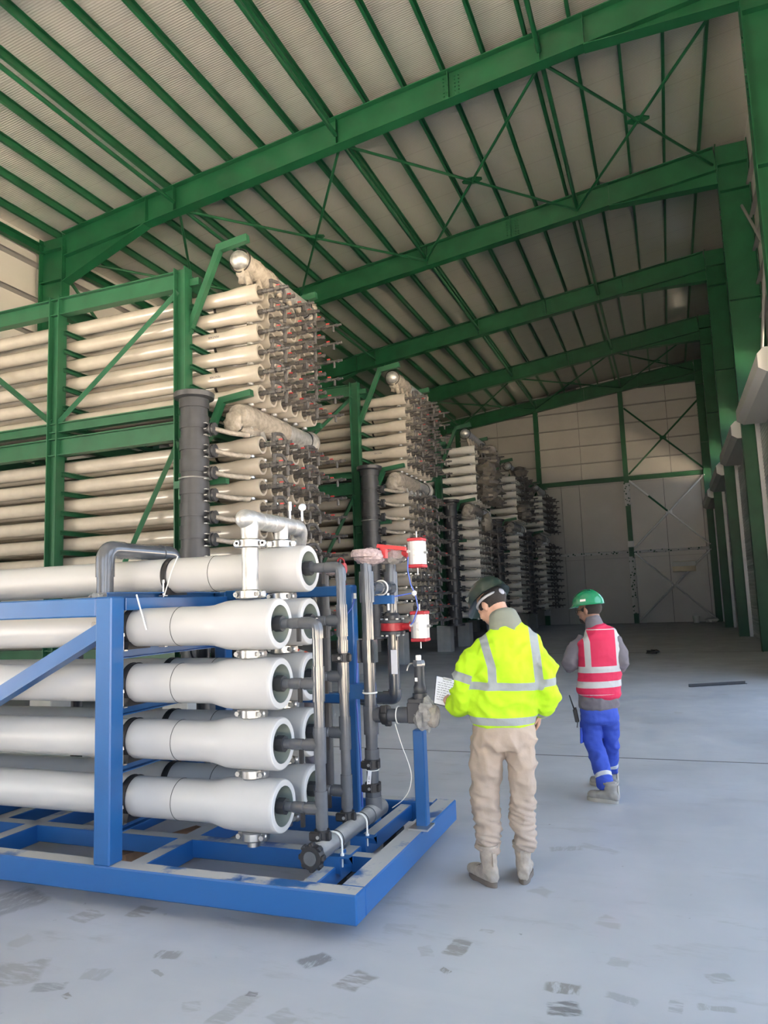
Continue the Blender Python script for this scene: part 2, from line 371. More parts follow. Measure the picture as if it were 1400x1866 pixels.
def put(name, me, parent=None, loc=(0,0,0), rot=(0,0,0), world=False):
    o = bpy.data.objects.new(name, me); COL.objects.link(o); o.location = loc; o.rotation_euler = rot
    if parent is not None:
        o.parent = parent
        if world:   # mesh was made in scene coordinates
            o.location = -parent_off(parent)
    return o
OFF = {}
def parent_off(p):
    """scene position of a parent whose children are modelled in scene coordinates"""
    return OFF.get(p.name, Vector((0,0,0)))
def root(name, label, cat, loc=(0,0,0), group=None, kind=None):
    o = bpy.data.objects.new(name, None); COL.objects.link(o); o.location = loc; o.empty_display_size = 0.2
    OFF[o.name] = Vector(loc)
    return tag(o, label, cat, group, kind)
def tag(o, label=None, cat=None, group=None, kind=None):
    if label: o['label'] = label
    if cat: o['category'] = cat
    if group: o['group'] = group
    if kind: o['kind'] = kind
    return o

# ------------------------------------------------------------------ the hall
XL, XR = -16.2, 2.2                     # faces of the left wall and of the right-hand columns
FR = [-6.1, 1.1, 8.3, 15.5, 22.7, 29.9, 37.1, 44.3]   # portal frames
YB = 44.45
def zr(x): return 12.50 + 0.127*(x + 14.47)           # rafter top
ZC = 0.22                                             # purlin depth

o = MB().box((-6.6, 19.2, -0.1), (19.8, 52.0, 0.2)).build('floor', 'floor_epoxy', smooth=0); o['kind'] = 'structure'
fl = o
for yj in (8.3, 22.7, 37.1):
    MB().box((-6.6, yj, 0.0005), (19.6, 0.022, 0.003)).build('floor_joint', 'joint', fl, 0)
o = MB().box((2.0, 10.0, -0.35), (140, 140, 0.1)).build('ground', 'ground_out', smooth=0); o['kind'] = 'structure'
tag(o, 'pale sunlit yard outside the hall')

x0, x1 = -16.6, 3.4
ce = MB().add([(x0,-6.4,zr(x0)+ZC),(x1,-6.4,zr(x1)+ZC),(x1,44.7,zr(x1)+ZC),(x0,44.7,zr(x0)+ZC),
               (x0,-6.4,zr(x0)+ZC+.1),(x1,-6.4,zr(x1)+ZC+.1),(x1,44.7,zr(x1)+ZC+.1),(x0,44.7,zr(x0)+ZC+.1)],
              [(3,2,1,0),(4,5,6,7),(0,1,5,4),(1,2,6,5),(2,3,7,6),(3,0,4,7)]).build('ceiling', 'foil_ceiling', smooth=0)
ce['kind'] = 'structure'
pm = MB().section((0,-6.2,0), (0,44.3,0), [(-.035,0),(.035,0),(.035,.008),(-.027,.008),(-.027,ZC-.008),(.035,ZC-.008),(.035,ZC),(-.035,ZC)]).mesh('purlin', 'green', 0)
for k in range(19):
    x = -15.60 + 0.9654*k
    put('purlin', pm, ce, (x, 0, zr(x)))
# struts and wind bracing under the roof
SX = [-15.6, -11.5, -6.75, -1.8, 2.1]
for x in SX[1:4]:
    for a, b in zip(FR[:-1], FR[1:]):
        MB().tube((x, a+.1, zr(x)-.46), (x, b-.1, zr(x)-.46), 0.055, 12).build('strut', 'green', ce)
for a, b in ((15.5, 22.7), (37.1, 44.3)):
    for xa, xb in zip(SX[:-1], SX[1:]):
        za, zb = zr(xa)-.56, zr(xb)-.56
        mid = Vector(((xa+xb)/2, (a+b)/2, (za+zb)/2))
        for p, q in (((xa,a+.15,za),(xb,b-.15,zb)), ((xa,b-.15,za),(xb,a+.15,zb))):
            MB().tube(p, q, 0.038, 10).build('brace_rod', 'green', ce)
        MB().prism([mid+Vector((dx,dy,0)) for dx,dy in ((-.28,-.04),(-.1,-.16),(.1,-.16),(.28,-.04),(.28,.04),(.1,.16),(-.1,.16),(-.28,.04))], (0,0,.03)).build('gusset_plate', 'green', ce, 0)

RD = 0.74
def frame(y, vis=True):
    r = root('portal_frame', 'green welded steel portal frame spanning the hall', None, (0, y, 0), None, 'structure')
    # columns
    L_ = MB(); L_.ibeam((XL+.55, y, 0), (XL+.55, y, zr(XL+.55)-.02), .85, .30, .018, .024, up=(1,0,0))
    for zz in (11.02, 11.95): L_.box((XL+.55, y, zz), (.80, .28, .02))
    L_.build('column', 'green', r, 0)
    R_ = MB(); R_.ibeam((XR+.42, y, 0), (XR+.42, y, zr(XR+.42)-.02), .84, .34, .018, .024, up=(1,0,0))
    for zz in (6.9, 9.9, 13.2, 14.0): R_.box((XR+.42, y, zz), (.80, .32, .02))
    R_.build('column', 'green', r, 0)
    a, b = XL+.98, XR
    M = MB().ibeam((a, y, zr(a)-RD/2), (b, y, zr(b)-RD/2), RD, .30, .016, .024)
    for xs in (-12.4, -3.9, -0.85, -6.75, -1.8, -11.5):
        M.box((xs, y, zr(xs)-RD/2), (.02, .26, RD-.06))
    M.build('rafter', 'green', r, 0)
    H = MB()
    xh = -12.45; z0, z1 = zr(a)-RD, zr(xh)-RD
    H.prism([(a, y-.008, z0), (xh, y-.008, z1), (a, y-.008, z0-.72)], (0,.016,0))
    H.prism([(a, y-.15, z0-.72), (xh, y-.15, z1), (xh, y-.15, z1-.025), (a, y-.15, z0-.745)], (0,.30,0))
    H.build('haunch', 'green', r, 0)
    H = MB(); xh = -0.85; z0, z1 = zr(b)-RD, zr(xh)-RD
    H.prism([(b, y-.008, z0), (xh, y-.008, z1), (b, y-.008, z0-.42)], (0,.016,0))
    H.prism([(b, y-.15, z0-.42), (xh, y-.15, z1), (xh, y-.15, z1-.025), (b, y-.15, z0-.445)], (0,.30,0))
    H.build('haunch', 'green', r, 0)
    # bolted splice and end plates
    bl = MB()
    for xs in (-3.75,):
        for i in range(4):
            for j in range(6):
                bl.box((xs-.27+.09*i+(.09 if i>1 else 0), y-.022, zr(xs)-.14-.09*j), (.03,.03,.03))
    for j in range(9):
        for e in (-1, 1): bl.box((a-.02, y+e*.09, zr(a)-.1-.155*j), (.05,.03,.03))
    for j in range(10): bl.box((XR-.01, y-.12, 11.2+.16*j), (.03,.03,.03))
    bl.build('bolts', 'green', r, 0)['kind'] = 'stuff'
    return r
for y in FR: frame(y)

# left wall
def structure(o): o['kind'] = 'structure'; return o
wl = structure(MB().box((XL-.25, 19.2, 9.43), (.1, 51.0, 6.44)).build('wall_left', 'joint', smooth=0))
MB().box((XL-.25, 22.9, 3.1), (.098, 43.6, 6.3)).build('infill', 'joint', wl, 0)
for yf in FR[:2]: MB().box((XL-.2, yf, 3.1), (.15, .9, 6.3)).build('pier', 'panel_side', wl, 0)
for yi in range(7):
    ya, yb = FR[yi], FR[yi+1]
    for k in range(12):
        z = 0.28 + 1.03*k
        if yi < 1 and z < 6: continue
        MB().box((XL-.16, (ya+yb)/2, z+.515), (.08, 7.19, 1.018)).build('wall_panel', 'panel_side', wl, 0)
for k in range(11):
    z = 0.28 + 1.03*(k+1)
    MB().section((XL-.02, -6 if z > 6 else 1.4, z), (XL-.02, 44.3, z), [(-.10,-.03),(.10,-.03),(.10,-.022),(-.09,-.022),(-.09,.022),(.10,.022),(.10,.03),(-.10,.03)]).build('girt', 'girt', wl, 0)
MB().channel((XL+.06, -6, 12.05), (XL+.06, 44.3, 12.05), .26, .16).build('eave_beam', 'green', wl, 0)
for (ya, yb) in ((15.5, 22.7),):
    for za, zb in ((12.0, 7.0), (7.0, 12.0)):
        MB().tube((XL+.3, ya+.1, za), (XL+.3, yb-.1, zb), .05, 10).build('brace_rod', 'green', wl)

# back wall
wb = structure(MB().box((-6.5, YB+.22, 7.6), (19.8, .1, 15.2)).build('wall_back', 'joint', smooth=0))
zs_up = [8.30, 9.36, 10.42, 11.50, 12.55, 13.62, 14.62]
xs_up = [-16.3, -13.2, -9.25, -4.36, 0.57, 3.3]
for i in range(len(zs_up)-1):
    for j in range(len(xs_up)-1):
        xa, xb = xs_up[j]+.012, xs_up[j+1]-.012; za, zb = zs_up[i]+.012, zs_up[i+1]-.012
        zl, zrr = min(zb, zr(xa)+.2), min(zb, zr(xb)+.2)
        if zl <= za+.05: continue
        MB().prism([(xa,YB+.10,za),(xb,YB+.10,za),(xb,YB+.10,zrr),(xa,YB+.10,zl)], (0,.06,0)).build('wall_panel', 'panel_back', wb, 0)
xs_lo = [-16.3, -14.2, -12.2, -10.0, -8.0, -6.75, -5.6, -4.55, -1.85, 0.1, 2.05, 3.3]
for za, zb in ((0.0, 3.95), (4.10, 8.28)):
    for j in range(len(xs_lo)-1):
        xa, xb = xs_lo[j]+.012, xs_lo[j+1]-.012
        MB().box(((xa+xb)/2, YB+.12, (za+zb)/2), (xb-xa, .08, zb-za-.02)).build('wall_panel', 'panel_back', wb, 0)
        MB().box(((xa+xb)/2, YB+.075, (zb-.25)), (xb-xa, .03, .02)).build('panel_seam', 'girt', wb, 0)
for z in zs_up[1:-1]:
    MB().section((-16, YB+.02, z), (3, YB+.02, z), [(-.06,-.03),(.06,-.03),(.06,.03),(-.06,.03)]).build('girt', 'girt', wb, 0)
MB().box((-6.5, YB+.03, 4.02), (19, .10, .16)).build('rail_strip', 'spotted_wrap', wb, 0)
for x in (-11.7, -6.82, -1.88):
    MB().ibeam((x, YB-.12, 0), (x, YB-.12, zr(x)-.1), .26, .26, .02, .025, up=(0,1,0)).build('wall_column', 'green', wb, 0)
MB().ibeam((-16, YB-.06, 8.24), (3.0, YB-.06, 8.24), .26, .16, .02, .02).build('wall_beam', 'green', wb, 0)
for x in (-6.82, -1.88):
    MB().box((x, YB-.13, 2.15), (.32, .32, 3.2)).build('column_wrap', 'spotted_wrap', wb, 0)
MB().box((-1.88, YB-.13, 7.3), (.32, .32, 1.32)).build('column_wrap', 'spotted_wrap', wb, 0)
MB().box((-1.88, YB-.13, 4.45), (.33, .33, .35)).build('column_wrap', 'white_wrap', wb, 0)
for zc, hz, m_ in ((10.4, 1.95, 'green'), (6.15, 1.95, 'white_wrap'), (2.05, 1.9, 'white_wrap')):
    for sg in (-1, 1):
        MB().tube((-1.72, YB-.14, zc+sg*hz), (2.25, YB-.14, zc-sg*hz), .05, 10).build('brace_rod', m_, wb)
    MB().box((.27, YB-.14, zc), (.34, .03, .22)).build('gusset_plate', 'green' if m_ == 'green' else 'white_wrap', wb, 0)
MB().tube((-1.70, YB-.16, 8.06), (-.75, YB-.16, 7.13), .055, 10).build('rod_wrap', 'white_wrap', wb)
MB().tube((-.75, YB-.165, 7.13), (.2, YB-.165, 6.2), .054, 10).build('bare_rod', 'green', wb)
tag(MB().box((.81, YB-.22, 3.06), (1.2, .04, .58), bev=.01).build('notice_board', 'card'), 'pale blank board fixed low on the far wall by the crossed braces', 'board')
MB().box((.81, YB-.245, 3.20), (1.2, .012, .26)).build('notice_strip', 'white_wrap', bpy.data.objects['notice_board'], 0)

# right wall: piers, lintels, roller shutters
wr = structure(MB().box((3.12, 19.2, 11.6), (.1, 51.2, 6.8)).build('wall_right', 'panel_side', smooth=0))
MB().box((3.12, 4.7, 7.4), (.098, 21.6, 1.8)).build('infill', 'panel_side', wr, 0); MB().box((3.12, 29.9, 6.95), (.098, 28.8, .9)).build('infill', 'panel_side', wr, 0)
for yf in FR[3:]: MB().box((3.12, yf, 7.8), (.097, .8, .9)).build('pier', 'panel_side', wr, 0)
for k in range(4):  # only the first bay's strip is known; the rest added to light the far end
    yc = 19.1 + 7.2*k
    wd = root('window_%d' % (k+1), 'strip window above the roller shutter', None, (3.12, yc, 7.2), None, 'structure')
    fb = MB()
    for z in (7.42, 8.18): fb.box((3.12, yc, z), (.06, 6.4, .06))
    for j in range(5): fb.box((3.12, yc-3.2+1.6*j, 7.8), (.06, .06, .8))
    fb.build('window_frame', 'shutter', wd, 0)
    for j in range(4): MB().box((3.12, yc-2.4+1.6*j, 7.8), (.008, 1.54, .7)).build('pane', 'glass_sky', wd, 0)
for k, yf in enumerate(FR):
    MB().box((3.12, yf, 3.25), (.1, 1.4, 6.5)).build('pier', 'panel_side', wr, 0)
MB().box((3.12, 29.9, 3.25), (.09, 28.8, 6.6)).build('infill', 'panel_side', wr, 0)  # unseen wall added behind the shutters to stop daylight leaking past them
for z in (9.3, 10.3, 11.3, 12.3, 13.3):
    MB().section((3.0, -6, z), (3.0, 44.3, z), [(-.06,-.03),(.06,-.03),(.06,.03),(-.06,.03)]).build('girt', 'girt', wr, 0)
for ya, yb in ((15.5, 22.7),):
    MB().tube((2.75, ya+.2, 7.0), (2.75, yb-.2, 12.6), .04, 10).build('brace_rod', 'girt', wr)
    MB().tube((2.75, ya+.2, 12.6), (2.75, yb-.2, 7.0), .04, 10).build('brace_rod', 'girt', wr)
slat = MB().section((0,-3.3,0), (0,3.3,0), [(0,-.05),(-.016,-.03),(-.02,0),(-.016,.03),(0,.05),(.008,.05),(.008,-.05)]).mesh('slat', 'shutter', 0)
for k, ya in enumerate((15.9, 22.75, 29.95, 37.15)):
    yc = 19.1 + 7.2*k
    d = root('door_%d' % (k+1), 'closed grey roller shutter between green columns', None, (2.66, yc, 0), None, 'structure')
    for j in range(62):
        put('slat', slat, d, (0, 0, .06+.1*j))
    for e in (-1, 1):
        MB().channel((2.60, yc+e*3.36, 0), (2.60, yc+e*3.36, 6.3), .12, .10, up=(1,0,0), flip=e).build('guide', 'shutter', d, 0)
    g = MB(); yb_ = ya + 5.05
    g.prism([(1.95,ya,6.02),(1.95,ya,6.30),(2.07,ya,6.42),(2.62,ya,6.42),(2.62,ya,5.92),(2.10,ya,5.92)], (0, yb_-ya, 0))
    g.build('housing', 'shutter_box', d, 0)
    for yy in (ya-.006, yb_+.006): MB().prism([(1.96,yy,6.03),(1.96,yy,6.29),(2.08,yy,6.41),(2.6,yy,6.41),(2.6,yy,5.93),(2.11,yy,5.93)], (0,.006,0)).build('housing_plate', 'shutter_box', d, 0)
    MB().box((2.68, yc, 6.40), (.05, 6.85, .5)).build('apron', 'shutter', d, 0); MB().box((2.87, yc, 6.66), (.42, 7.2, .04)).build('light_block', 'shutter', d, 0)  # closing plates added to block window light from falling behind the shutter

# front wall with its open gate (behind the photographer)
wf = structure(MB().box((-6.5, -6.25, 10.25), (19.8, .12, 9.5)).build('wall_front', 'panel_side', smooth=0))
MB().box((-10.35, -6.25, 2.75), (12.3, .12, 5.5)).build('pier', 'panel_side', wf, 0); MB().box((2.6, -6.25, 2.75), (1.6, .12, 5.5)).build('pier', 'panel_side', wf, 0)
# ------------------------------------------------------------------ membrane racks at the back
RX0 = -5.80            # plane of the vessel mouths
RY = [9.8 + 7.1*i for i in range(5)]
ROWS = [6.72 - .335*k for k in range(6)] + [4.21 - .335*k for k in range(10)]
COLS = [0.20 + .37*k for k in range(6)]
PX = (-7.05, -9.67, -12.3)
vm = MB().lathe((0,0,0), (-1,0,0), [(.10,.02),(.10,.094),(.0,.100),(.0,.136),(.02,.142),(.36,.142),(.44,.136),(.56,.121),(.62,.118),(6.55,.118),(6.75,.135),(7.05,.140),(7.05,.02)], 20).mesh('pressure_vessel', 'cream', 30)
vm2 = vm.copy(); vm2.materials.clear(); vm2.materials.append(MATS['cream_brightened'])
em = MB().lathe((-.102,0,0), (1,0,0), [(0,.092),(.012,.092),(.014,.06),(.03,.055),(.03,.0)], 14, cap1=False).mesh('end_plate', 'rack_pipe', 30)
def permeate(kind):
    b = MB()
    b.tube((-.08,0,0), (.14,0,0), .028, 8); b.tube((-.02,0,0), (.05,0,0), .046, 8); b.tube((.09,0,0), (.13,0,0), .040, 8)
    if kind == 0:       # tee with a loop over to the next column
        b.tube((.14,0,0),(.52,0,0),.026,8); b.tube((.17,0,0), (.26,0,0), .040, 8)
        b.sweep([(.21,0,0),(.21,0,.16),(.25,.20,.18),(.30,.26,.05)], .029, 8, .05, 3); b.tube((.21,0,.03),(.21,0,.06),.038,8); b.tube((.21,0,.12),(.21,0,.17),.038,8)
        b.box((.34,0,.005), (.07,.06,.07)); b.tube((.41,0,0),(.45,0,0),.040,8)
        b.tube((.30,.26,.08),(.30,.26,-.14),.030,8); b.tube((.30,.26,-.06),(.30,.26,-.02),.040,8)
    elif kind == 1:     # plain spigot with a valve
        b.tube((.14,0,0),(.44,0,0),.024,8); b.box((.33,0,.005), (.06,.055,.06)); b.tube((.39,0,0),(.43,0,0),.036,8)
    else:               # long spigot
        b.tube((.14,0,0),(.60,0,0),.022,8); b.tube((.24,0,0),(.29,0,0),.036,8); b.box((.34,0,.005), (.06,.05,.06)); b.tube((.50,0,0),(.53,0,0),.034,8)
        b.tube((.44,0,0),(.44,0,-.12),.022,8)
    return b.mesh('permeate_pipe', 'rack_pipe', 40)
PMS = [permeate(k) for k in range(3)]
hm = MB().box((.33,0,.052), (.06,.022,.020)).mesh('valve_handle', 'red_plastic', 0)
hm2 = MB().box((.33,0,.052), (.06,.022,.020)).mesh('valve_handle', 'rack_pipe', 0)
cm = MB().lathe((-.19,0,-.19), (0,0,1), [(0,.040),(.008,.052),(.04,.052),(.048,.040)], 12).box((-.19,-.055,-.166), (.03,.03,.03)).box((-.19,.055,-.166), (.03,.03,.03)).mesh('coupling', 'stainless', 40)
sm_ = MB().lathe((-1.05,0,0), (1,0,0), [(0,.1195),(.05,.1195)], 20, False, False).mesh('strap', 'black', 30)
plinth_m = MB().box((0,0,0), (.46,.46,.85), bev=.012).mesh('plinth', 'concrete', 30)
post_m = [MB().ibeam((0,0,.85), (0,0,z), .22, .20, .014, .018, up=(1,0,0)).mesh('post', 'green_rack', 0) for z in (7.22, 7.22)]
arm_m = MB().channel((0,-.10,0), (0,2.55,0), .08, .06, .01).mesh('cross_arm', 'green_rack', 0)
def beam_mesh(h, w): return MB().ibeam((PX[2]-.6,0,0), (PX[0]-.08,0,0), h, w, .012, .018).mesh('beam', 'green_rack', 0)
beam_big, beam_small = beam_mesh(.30, .16), beam_mesh(.17, .12)
def diag_mesh(xa, za, xb, zb): return MB().tube((xa,0,za), (xb,0,zb), .052, 4).mesh('diagonal', 'green_rack', 0)
diags = [diag_mesh(PX[1]+.1, 4.98, PX[0]-.08, 6.85), diag_mesh(PX[1]-.1, 4.98, PX[2]+.08, 6.85), diag_mesh(PX[1]+.9, 1.4, PX[0]-.08, 4.35), diag_mesh(PX[1]-.9, 1.4, PX[2]+.08, 4.35)]
brk = MB()
brk.box((-6.88, 0, 6.98), (.25, .08, .12)); brk.section((-6.98,0,6.15), (-6.36,0,7.50), [(-.05,-.05),(.05,-.05),(.05,.05),(-.05,.05)], up=(0,1,0)); brk.section((-6.42,0,7.46), (-5.85,0,7.53), [(-.05,-.06),(.05,-.06),(.05,.06),(-.05,.06)])
brk_m = brk.mesh('header_bracket', 'green_rack', 0)
brk2 = MB(); brk2.section((-6.62,0,4.35), (-6.36,0,4.93), [(-.05,-.05),(.05,-.05),(.05,.05),(-.05,.05)], up=(0,1,0)); brk2.section((-6.40,0,4.93), (-5.82,0,4.99), [(-.05,-.05),(.05,-.05),(.05,.05),(-.05,.05)])
brk2_m = brk2.mesh('header_bracket', 'green_rack', 0)
logo_cache = {}
def text_mesh(txt, size, m):
    key = (txt, size, m)
    if key not in logo_cache:
        cu = bpy.data.curves.new('lettering', 'FONT'); cu.body = txt; cu.size = size; cu.align_x = 'CENTER'; cu.align_y = 'CENTER'
        t = bpy.data.objects.new('lettering', cu); COL.objects.link(t); bpy.context.view_layer.update()
        me = bpy.data.meshes.new_from_object(t.evaluated_get(bpy.context.evaluated_depsgraph_get())); me.name = 'lettering'
        bpy.data.objects.remove(t); me.materials.clear(); me.materials.append(MATS[m]); logo_cache[key] = me
    return logo_cache[key]
LOGO = {0: [(2, -.80), (4, -.78), (7, -.80), (10, -.80), (12, -.80)], 1: [(4, -.75), (9, -.8)], 2: [], 3: [], 4: []}
rack_word = ['beside the blue skid', 'second along from the blue skid', 'third along, its upper pipework bagged in dust sheets', 'fourth along, before the last one', 'last in the row, by the far wall']
def lump(b, c, rad, seed, jit=.5): b.ball(c, rad, 12, 8, jit, seed)
def make_rack(i):
    y0 = RY[i]
    r = root('membrane_rack', 'tall green rack of cream pressure vessels, ' + rack_word[i], 'rack', (0, y0, 0), 'membrane racks in a row along the hall')
    def P(name, me, loc=(0,0,0), rot=(0,0,0), par=None): return put(name, me, par or r, loc, rot)
    for ri, z in enumerate(ROWS):
        for ci, cy in enumerate(COLS):
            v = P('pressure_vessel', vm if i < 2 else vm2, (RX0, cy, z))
            P('end_plate', em, par=v)
            P('permeate_pipe', PMS[(0, 1, 2, 0, 1, 2)[ci]], par=v)
            P('valve_handle', hm if i < 2 and (i == 0 or (ri+ci) % 2) else hm2, par=v)
            P('coupling', cm, par=v)
            if ci == 1: P('strap', sm_, (0, 0, 0), par=v)
            if ci == 0:
                for (lr, lx) in LOGO[i]:
                    if lr == ri: P('lettering', text_mesh('PENTAIR', .052, 'ink'), (lx, -.1200, .01), (PI/2, PI, 0), par=v)
    for k, x in enumerate(PX):
        for yy in (-.12, 2.42):
            P('post', post_m[0], (x, yy, 0))
        for z in ROWS: P('cross_arm', arm_m, (x+.12, 0, z-.155))
    for yy in (-.12, 2.42):
        for z, me in ((7.02, beam_big), (4.86, beam_small), (4.52, beam_big), (.95, beam_big)):
            P('beam', me, (0, yy, z))
        if yy < 0:
            for d in diags: P('diagonal', d, (0, yy-.02, 0))
    cross = MB().ibeam((0,-.1,0), (0,2.4,0), .26, .14, .012, .018).mesh('tie_beam', 'green_rack', 0) if i == 0 else make_rack.cross
    make_rack.cross = cross
    for x in PX:
        for z in (7.02, 4.70): P('tie_beam', cross, (x, 0, z))
    for yy in (-.06, 2.40): P('header_bracket', brk_m, (0, yy, 0)); P('header_bracket', brk2_m, (0, yy+.0, 0))
    # headers
    if i == 0:
        make_rack.h1 = MB().lathe((-6.12,-.02,7.29), (0,1,0), [(0,.02),(.02,.09),(.07,.14),(.12,.155),(2.55,.155),(2.62,.13),(2.66,.05)], 20).mesh('header_pipe', 'pickled', 40)
        make_rack.h2 = MB().lathe((-6.10,-.02,4.68), (0,1,0), [(0,.03),(.03,.12),(.08,.17),(.14,.185),(2.30,.185),(2.42,.185),(2.42,.23),(2.46,.23),(2.46,.20)], 20).mesh('header_pipe', 'pickled', 40)
        make_rack.drop = MB().tube((-5.98,0,6.86), (-6.10,0,7.27), .055, 10).mesh('drop_pipe', 'film', 40)
        make_rack.drop2 = MB().tube((-5.98,0,4.35), (-6.08,0,4.66), .055, 10).mesh('drop_pipe', 'pickled', 40)
        f = MB(); f.lathe((-6.12,.16,7.28), (0,1,0), [(0,.17),(.05,.19),(.2,.178),(.36,.20),(.55,.18),(.8,.195),(1.0,.172)], 18); lump(f, (-6.12,.28,7.09), (.13,.17,.15), 3)
        make_rack.film1 = f.mesh('film_wrap', 'film', 60)
        f = MB(); f.lathe((-6.10,-.07,4.68), (0,1,0), [(0,.05),(.03,.17),(.2,.215),(.28,.195),(.45,.21),(.75,.20),(1.0,.215),(1.3,.20),(1.45,.205)], 18); lump(f, (-6.16,-.05,4.58), (.17,.08,.17), 5); lump(f, (-6.06,.3,4.45), (.14,.22,.14), 8)
        make_rack.film2 = f.mesh('film_wrap', 'film', 60)
        f = MB(); lump(f, (-6.12,2.60,7.29), (.19,.15,.22), 11)
        make_rack.film3 = f.mesh('film_wrap', 'film', 60)
        make_rack.clip = MB().ring((0,0,0), (0,1,0), .19, .012, 20, 6).mesh('clamp_ring', 'black', 40)
    h1 = P('header_pipe', make_rack.h1); h2 = P('header_pipe', make_rack.h2)
    for cy in COLS: P('drop_pipe', make_rack.drop, (0, cy, 0), par=h1); P('drop_pipe', make_rack.drop2, (0, cy, 0), par=h2)
    if i < 2: P('film_wrap', make_rack.film1, par=h1); P('film_wrap', make_rack.film3, par=h1)
    P('film_wrap', make_rack.film2, par=h2)
    for z, x, ys in ((7.29, -6.12, (.14, 2.36)), (4.68, -6.10, (.34, 2.22))):
        for yy in ys: P('clamp_ring', make_rack.clip, (x, yy, z), par=h1 if z > 6 else h2)
    # feed riser with its side nozzles
    if i == 0:
        prof = [(.85,.30),(.90,.30),(.90,.215)]
        z = 1.05
        while z < 4.6:
            prof += [(z,.205),(z,.222),(z+.20,.222),(z+.20,.205)]; z += .335
        prof += [(4.72,.205),(4.72,.225),(4.86,.225),(4.88,.30),(4.95,.31),(4.96,.30)]
        make_rack.riser = MB().lathe((-6.57,-.50,0), (0,0,1), prof, 24).mesh('feed_riser', 'pvc_dark', 30)
        n = MB(); n.tube((.16,0,0), (.34,.03,0), .055, 10); n.lathe((.28,.02,0), (1,.1,0), [(0,.10),(.03,.10),(.03,.085),(.05,.085),(.05,.10),(.08,.10)], 12)
        make_rack.noz = n.mesh('nozzle', 'pvc_dark', 40)
        n = MB(); n.sweep([(.34,.03,0),(.46,.24,-.03),(.62,.55,-.03)], .04, 8, .1, 4); make_rack.feed = n.mesh('feed_pipe', 'film', 50)
        n = MB()
        for q in range(3):
            for e in range(4): n.box((.235+.0*q, -.06+.045*e, -.09+.09*q), (.05,.012,.012))
        make_rack.bolts = n.mesh('bolts', 'steel_bolt', 0)
        make_rack.arm = MB().box((-6.62,-.26,3.62), (.95,.10,.11)).box((-7.0,-.2,3.5), (.10,.10,.2)).mesh('riser_bracket', 'green_rack', 0)
        make_rack.ub = MB().ring((-6.57,-.50,3.64), (0,0,1), .228, .012, 24, 6).mesh('u_bolt', 'steel_bolt', 40)
    rs = P('feed_riser', make_rack.riser)
    for k in range(10):
        nz = P('nozzle', make_rack.noz, (-6.57, -.50, 4.38-.335*k), par=rs); P('bolts', make_rack.bolts, (-6.57, -.50, 4.38-.335*k), par=rs)['kind'] = 'stuff'
        P('feed_pipe', make_rack.feed, (-6.57, -.50, 4.38-.335*k), par=rs)
    P('riser_bracket', make_rack.arm); P('u_bolt', make_rack.ub)
    if i == 2:
        for q, (yy, z, sx, sy, sz) in enumerate(((.9,6.75,.35,.6,.20),(1.1,6.38,.38,.7,.18),(.55,6.05,.36,.5,.24),(1.2,5.92,.36,.8,.2),(.6,5.62,.38,.55,.24),(1.3,5.45,.38,.8,.2),(.5,5.22,.36,.5,.24),(1.2,5.05,.36,.8,.16),(.25,4.2,.2,.3,.3))):
            b = MB(); lump(b, (-5.55, yy, z), (sx, sy, sz), q+20, .55); b.build('dust_sheet', 'dust_sheet', r).location = (0,0,0)
    if i == 3:
        for q, (yy, z) in enumerate(((.4,5.45),(.5,5.15),(.2,7.0))):
            b = MB(); lump(b, (-5.6, yy, z), (.32,.5,.2), q+40, .55); b.build('dust_sheet', 'dust_sheet', r).location = (0,0,0)
    for x in PX:
        for yy in (-.12, 2.42): P('plinth', plinth_m, (x, yy, .425))
for i in range(5): make_rack(i)
# ------------------------------------------------------------------ the blue skid in front
S = Vector((-3.6, 4.55, 0.0))
sk = root('membrane_skid', 'blue steel skid carrying nine white pressure vessels and grey pipes', 'skid', S)
def K(b, name, m, par=None, smooth=35):
    o = b.build(name, m, par or sk, smooth)
    if par is not None: o.location = (0,0,0)
    return o
XE, Y0, Y1, ZB, ZT = -1.60, 3.62, 5.50, 0.08, 0.23
XLs = -6.6
# base frame
K(MB().box(((XE+XLs)/2, Y0+.06, (ZB+ZT)/2), (XE-XLs, .12, ZT-ZB), bev=.008), 'base_rail', 'blue')
K(MB().box((XE-.07, (Y0+Y1)/2+.06, (ZB+ZT)/2), (.14, Y1-Y0-.12, ZT-ZB-.002), bev=.008), 'base_rail', 'blue')
K(MB().box(((XE+XLs)/2-.07, Y1-.06, (ZB+ZT)/2), (XE-XLs-.14, .12, ZT-ZB-.004), bev=.008), 'base_rail', 'blue')
K(MB().box(((-1.95+XLs)/2, 4.24, .17), (-1.95-XLs, .10, .11), bev=.006), 'base_rail', 'blue')
K(MB().box(((-2.0+XLs)/2, 4.95, .165), (-2.0-XLs, .10, .12), bev=.006), 'base_rail', 'blue')
for x in (-3.05, -4.35, -5.6):
    K(MB().box((x, 4.55, .165), (.12, 1.66, .12), bev=.006), 'cross_member', 'blue')
for x in (-3.75, -4.75, -5.2):
    K(MB().box((x, 4.62, .16), (.08, .62, .10), bev=.006), 'cross_member', 'blue')
K(MB().box((-1.95, 4.56, .155), (.09, 1.64, .10), bev=.006), 'cross_member', 'blue')
K(MB().box((-1.83, 4.30, .150), (.16, .08, .09)), 'cross_member', 'blue', None, 0)
for x, y in ((-1.95, 4.25), (-1.95, 5.1), (-5.6, 4.2), (-5.6, 5.1)):
    K(MB().box((x, y, .053), (.10, .16, .106)), 'foot_pad', 'black', None, 0)
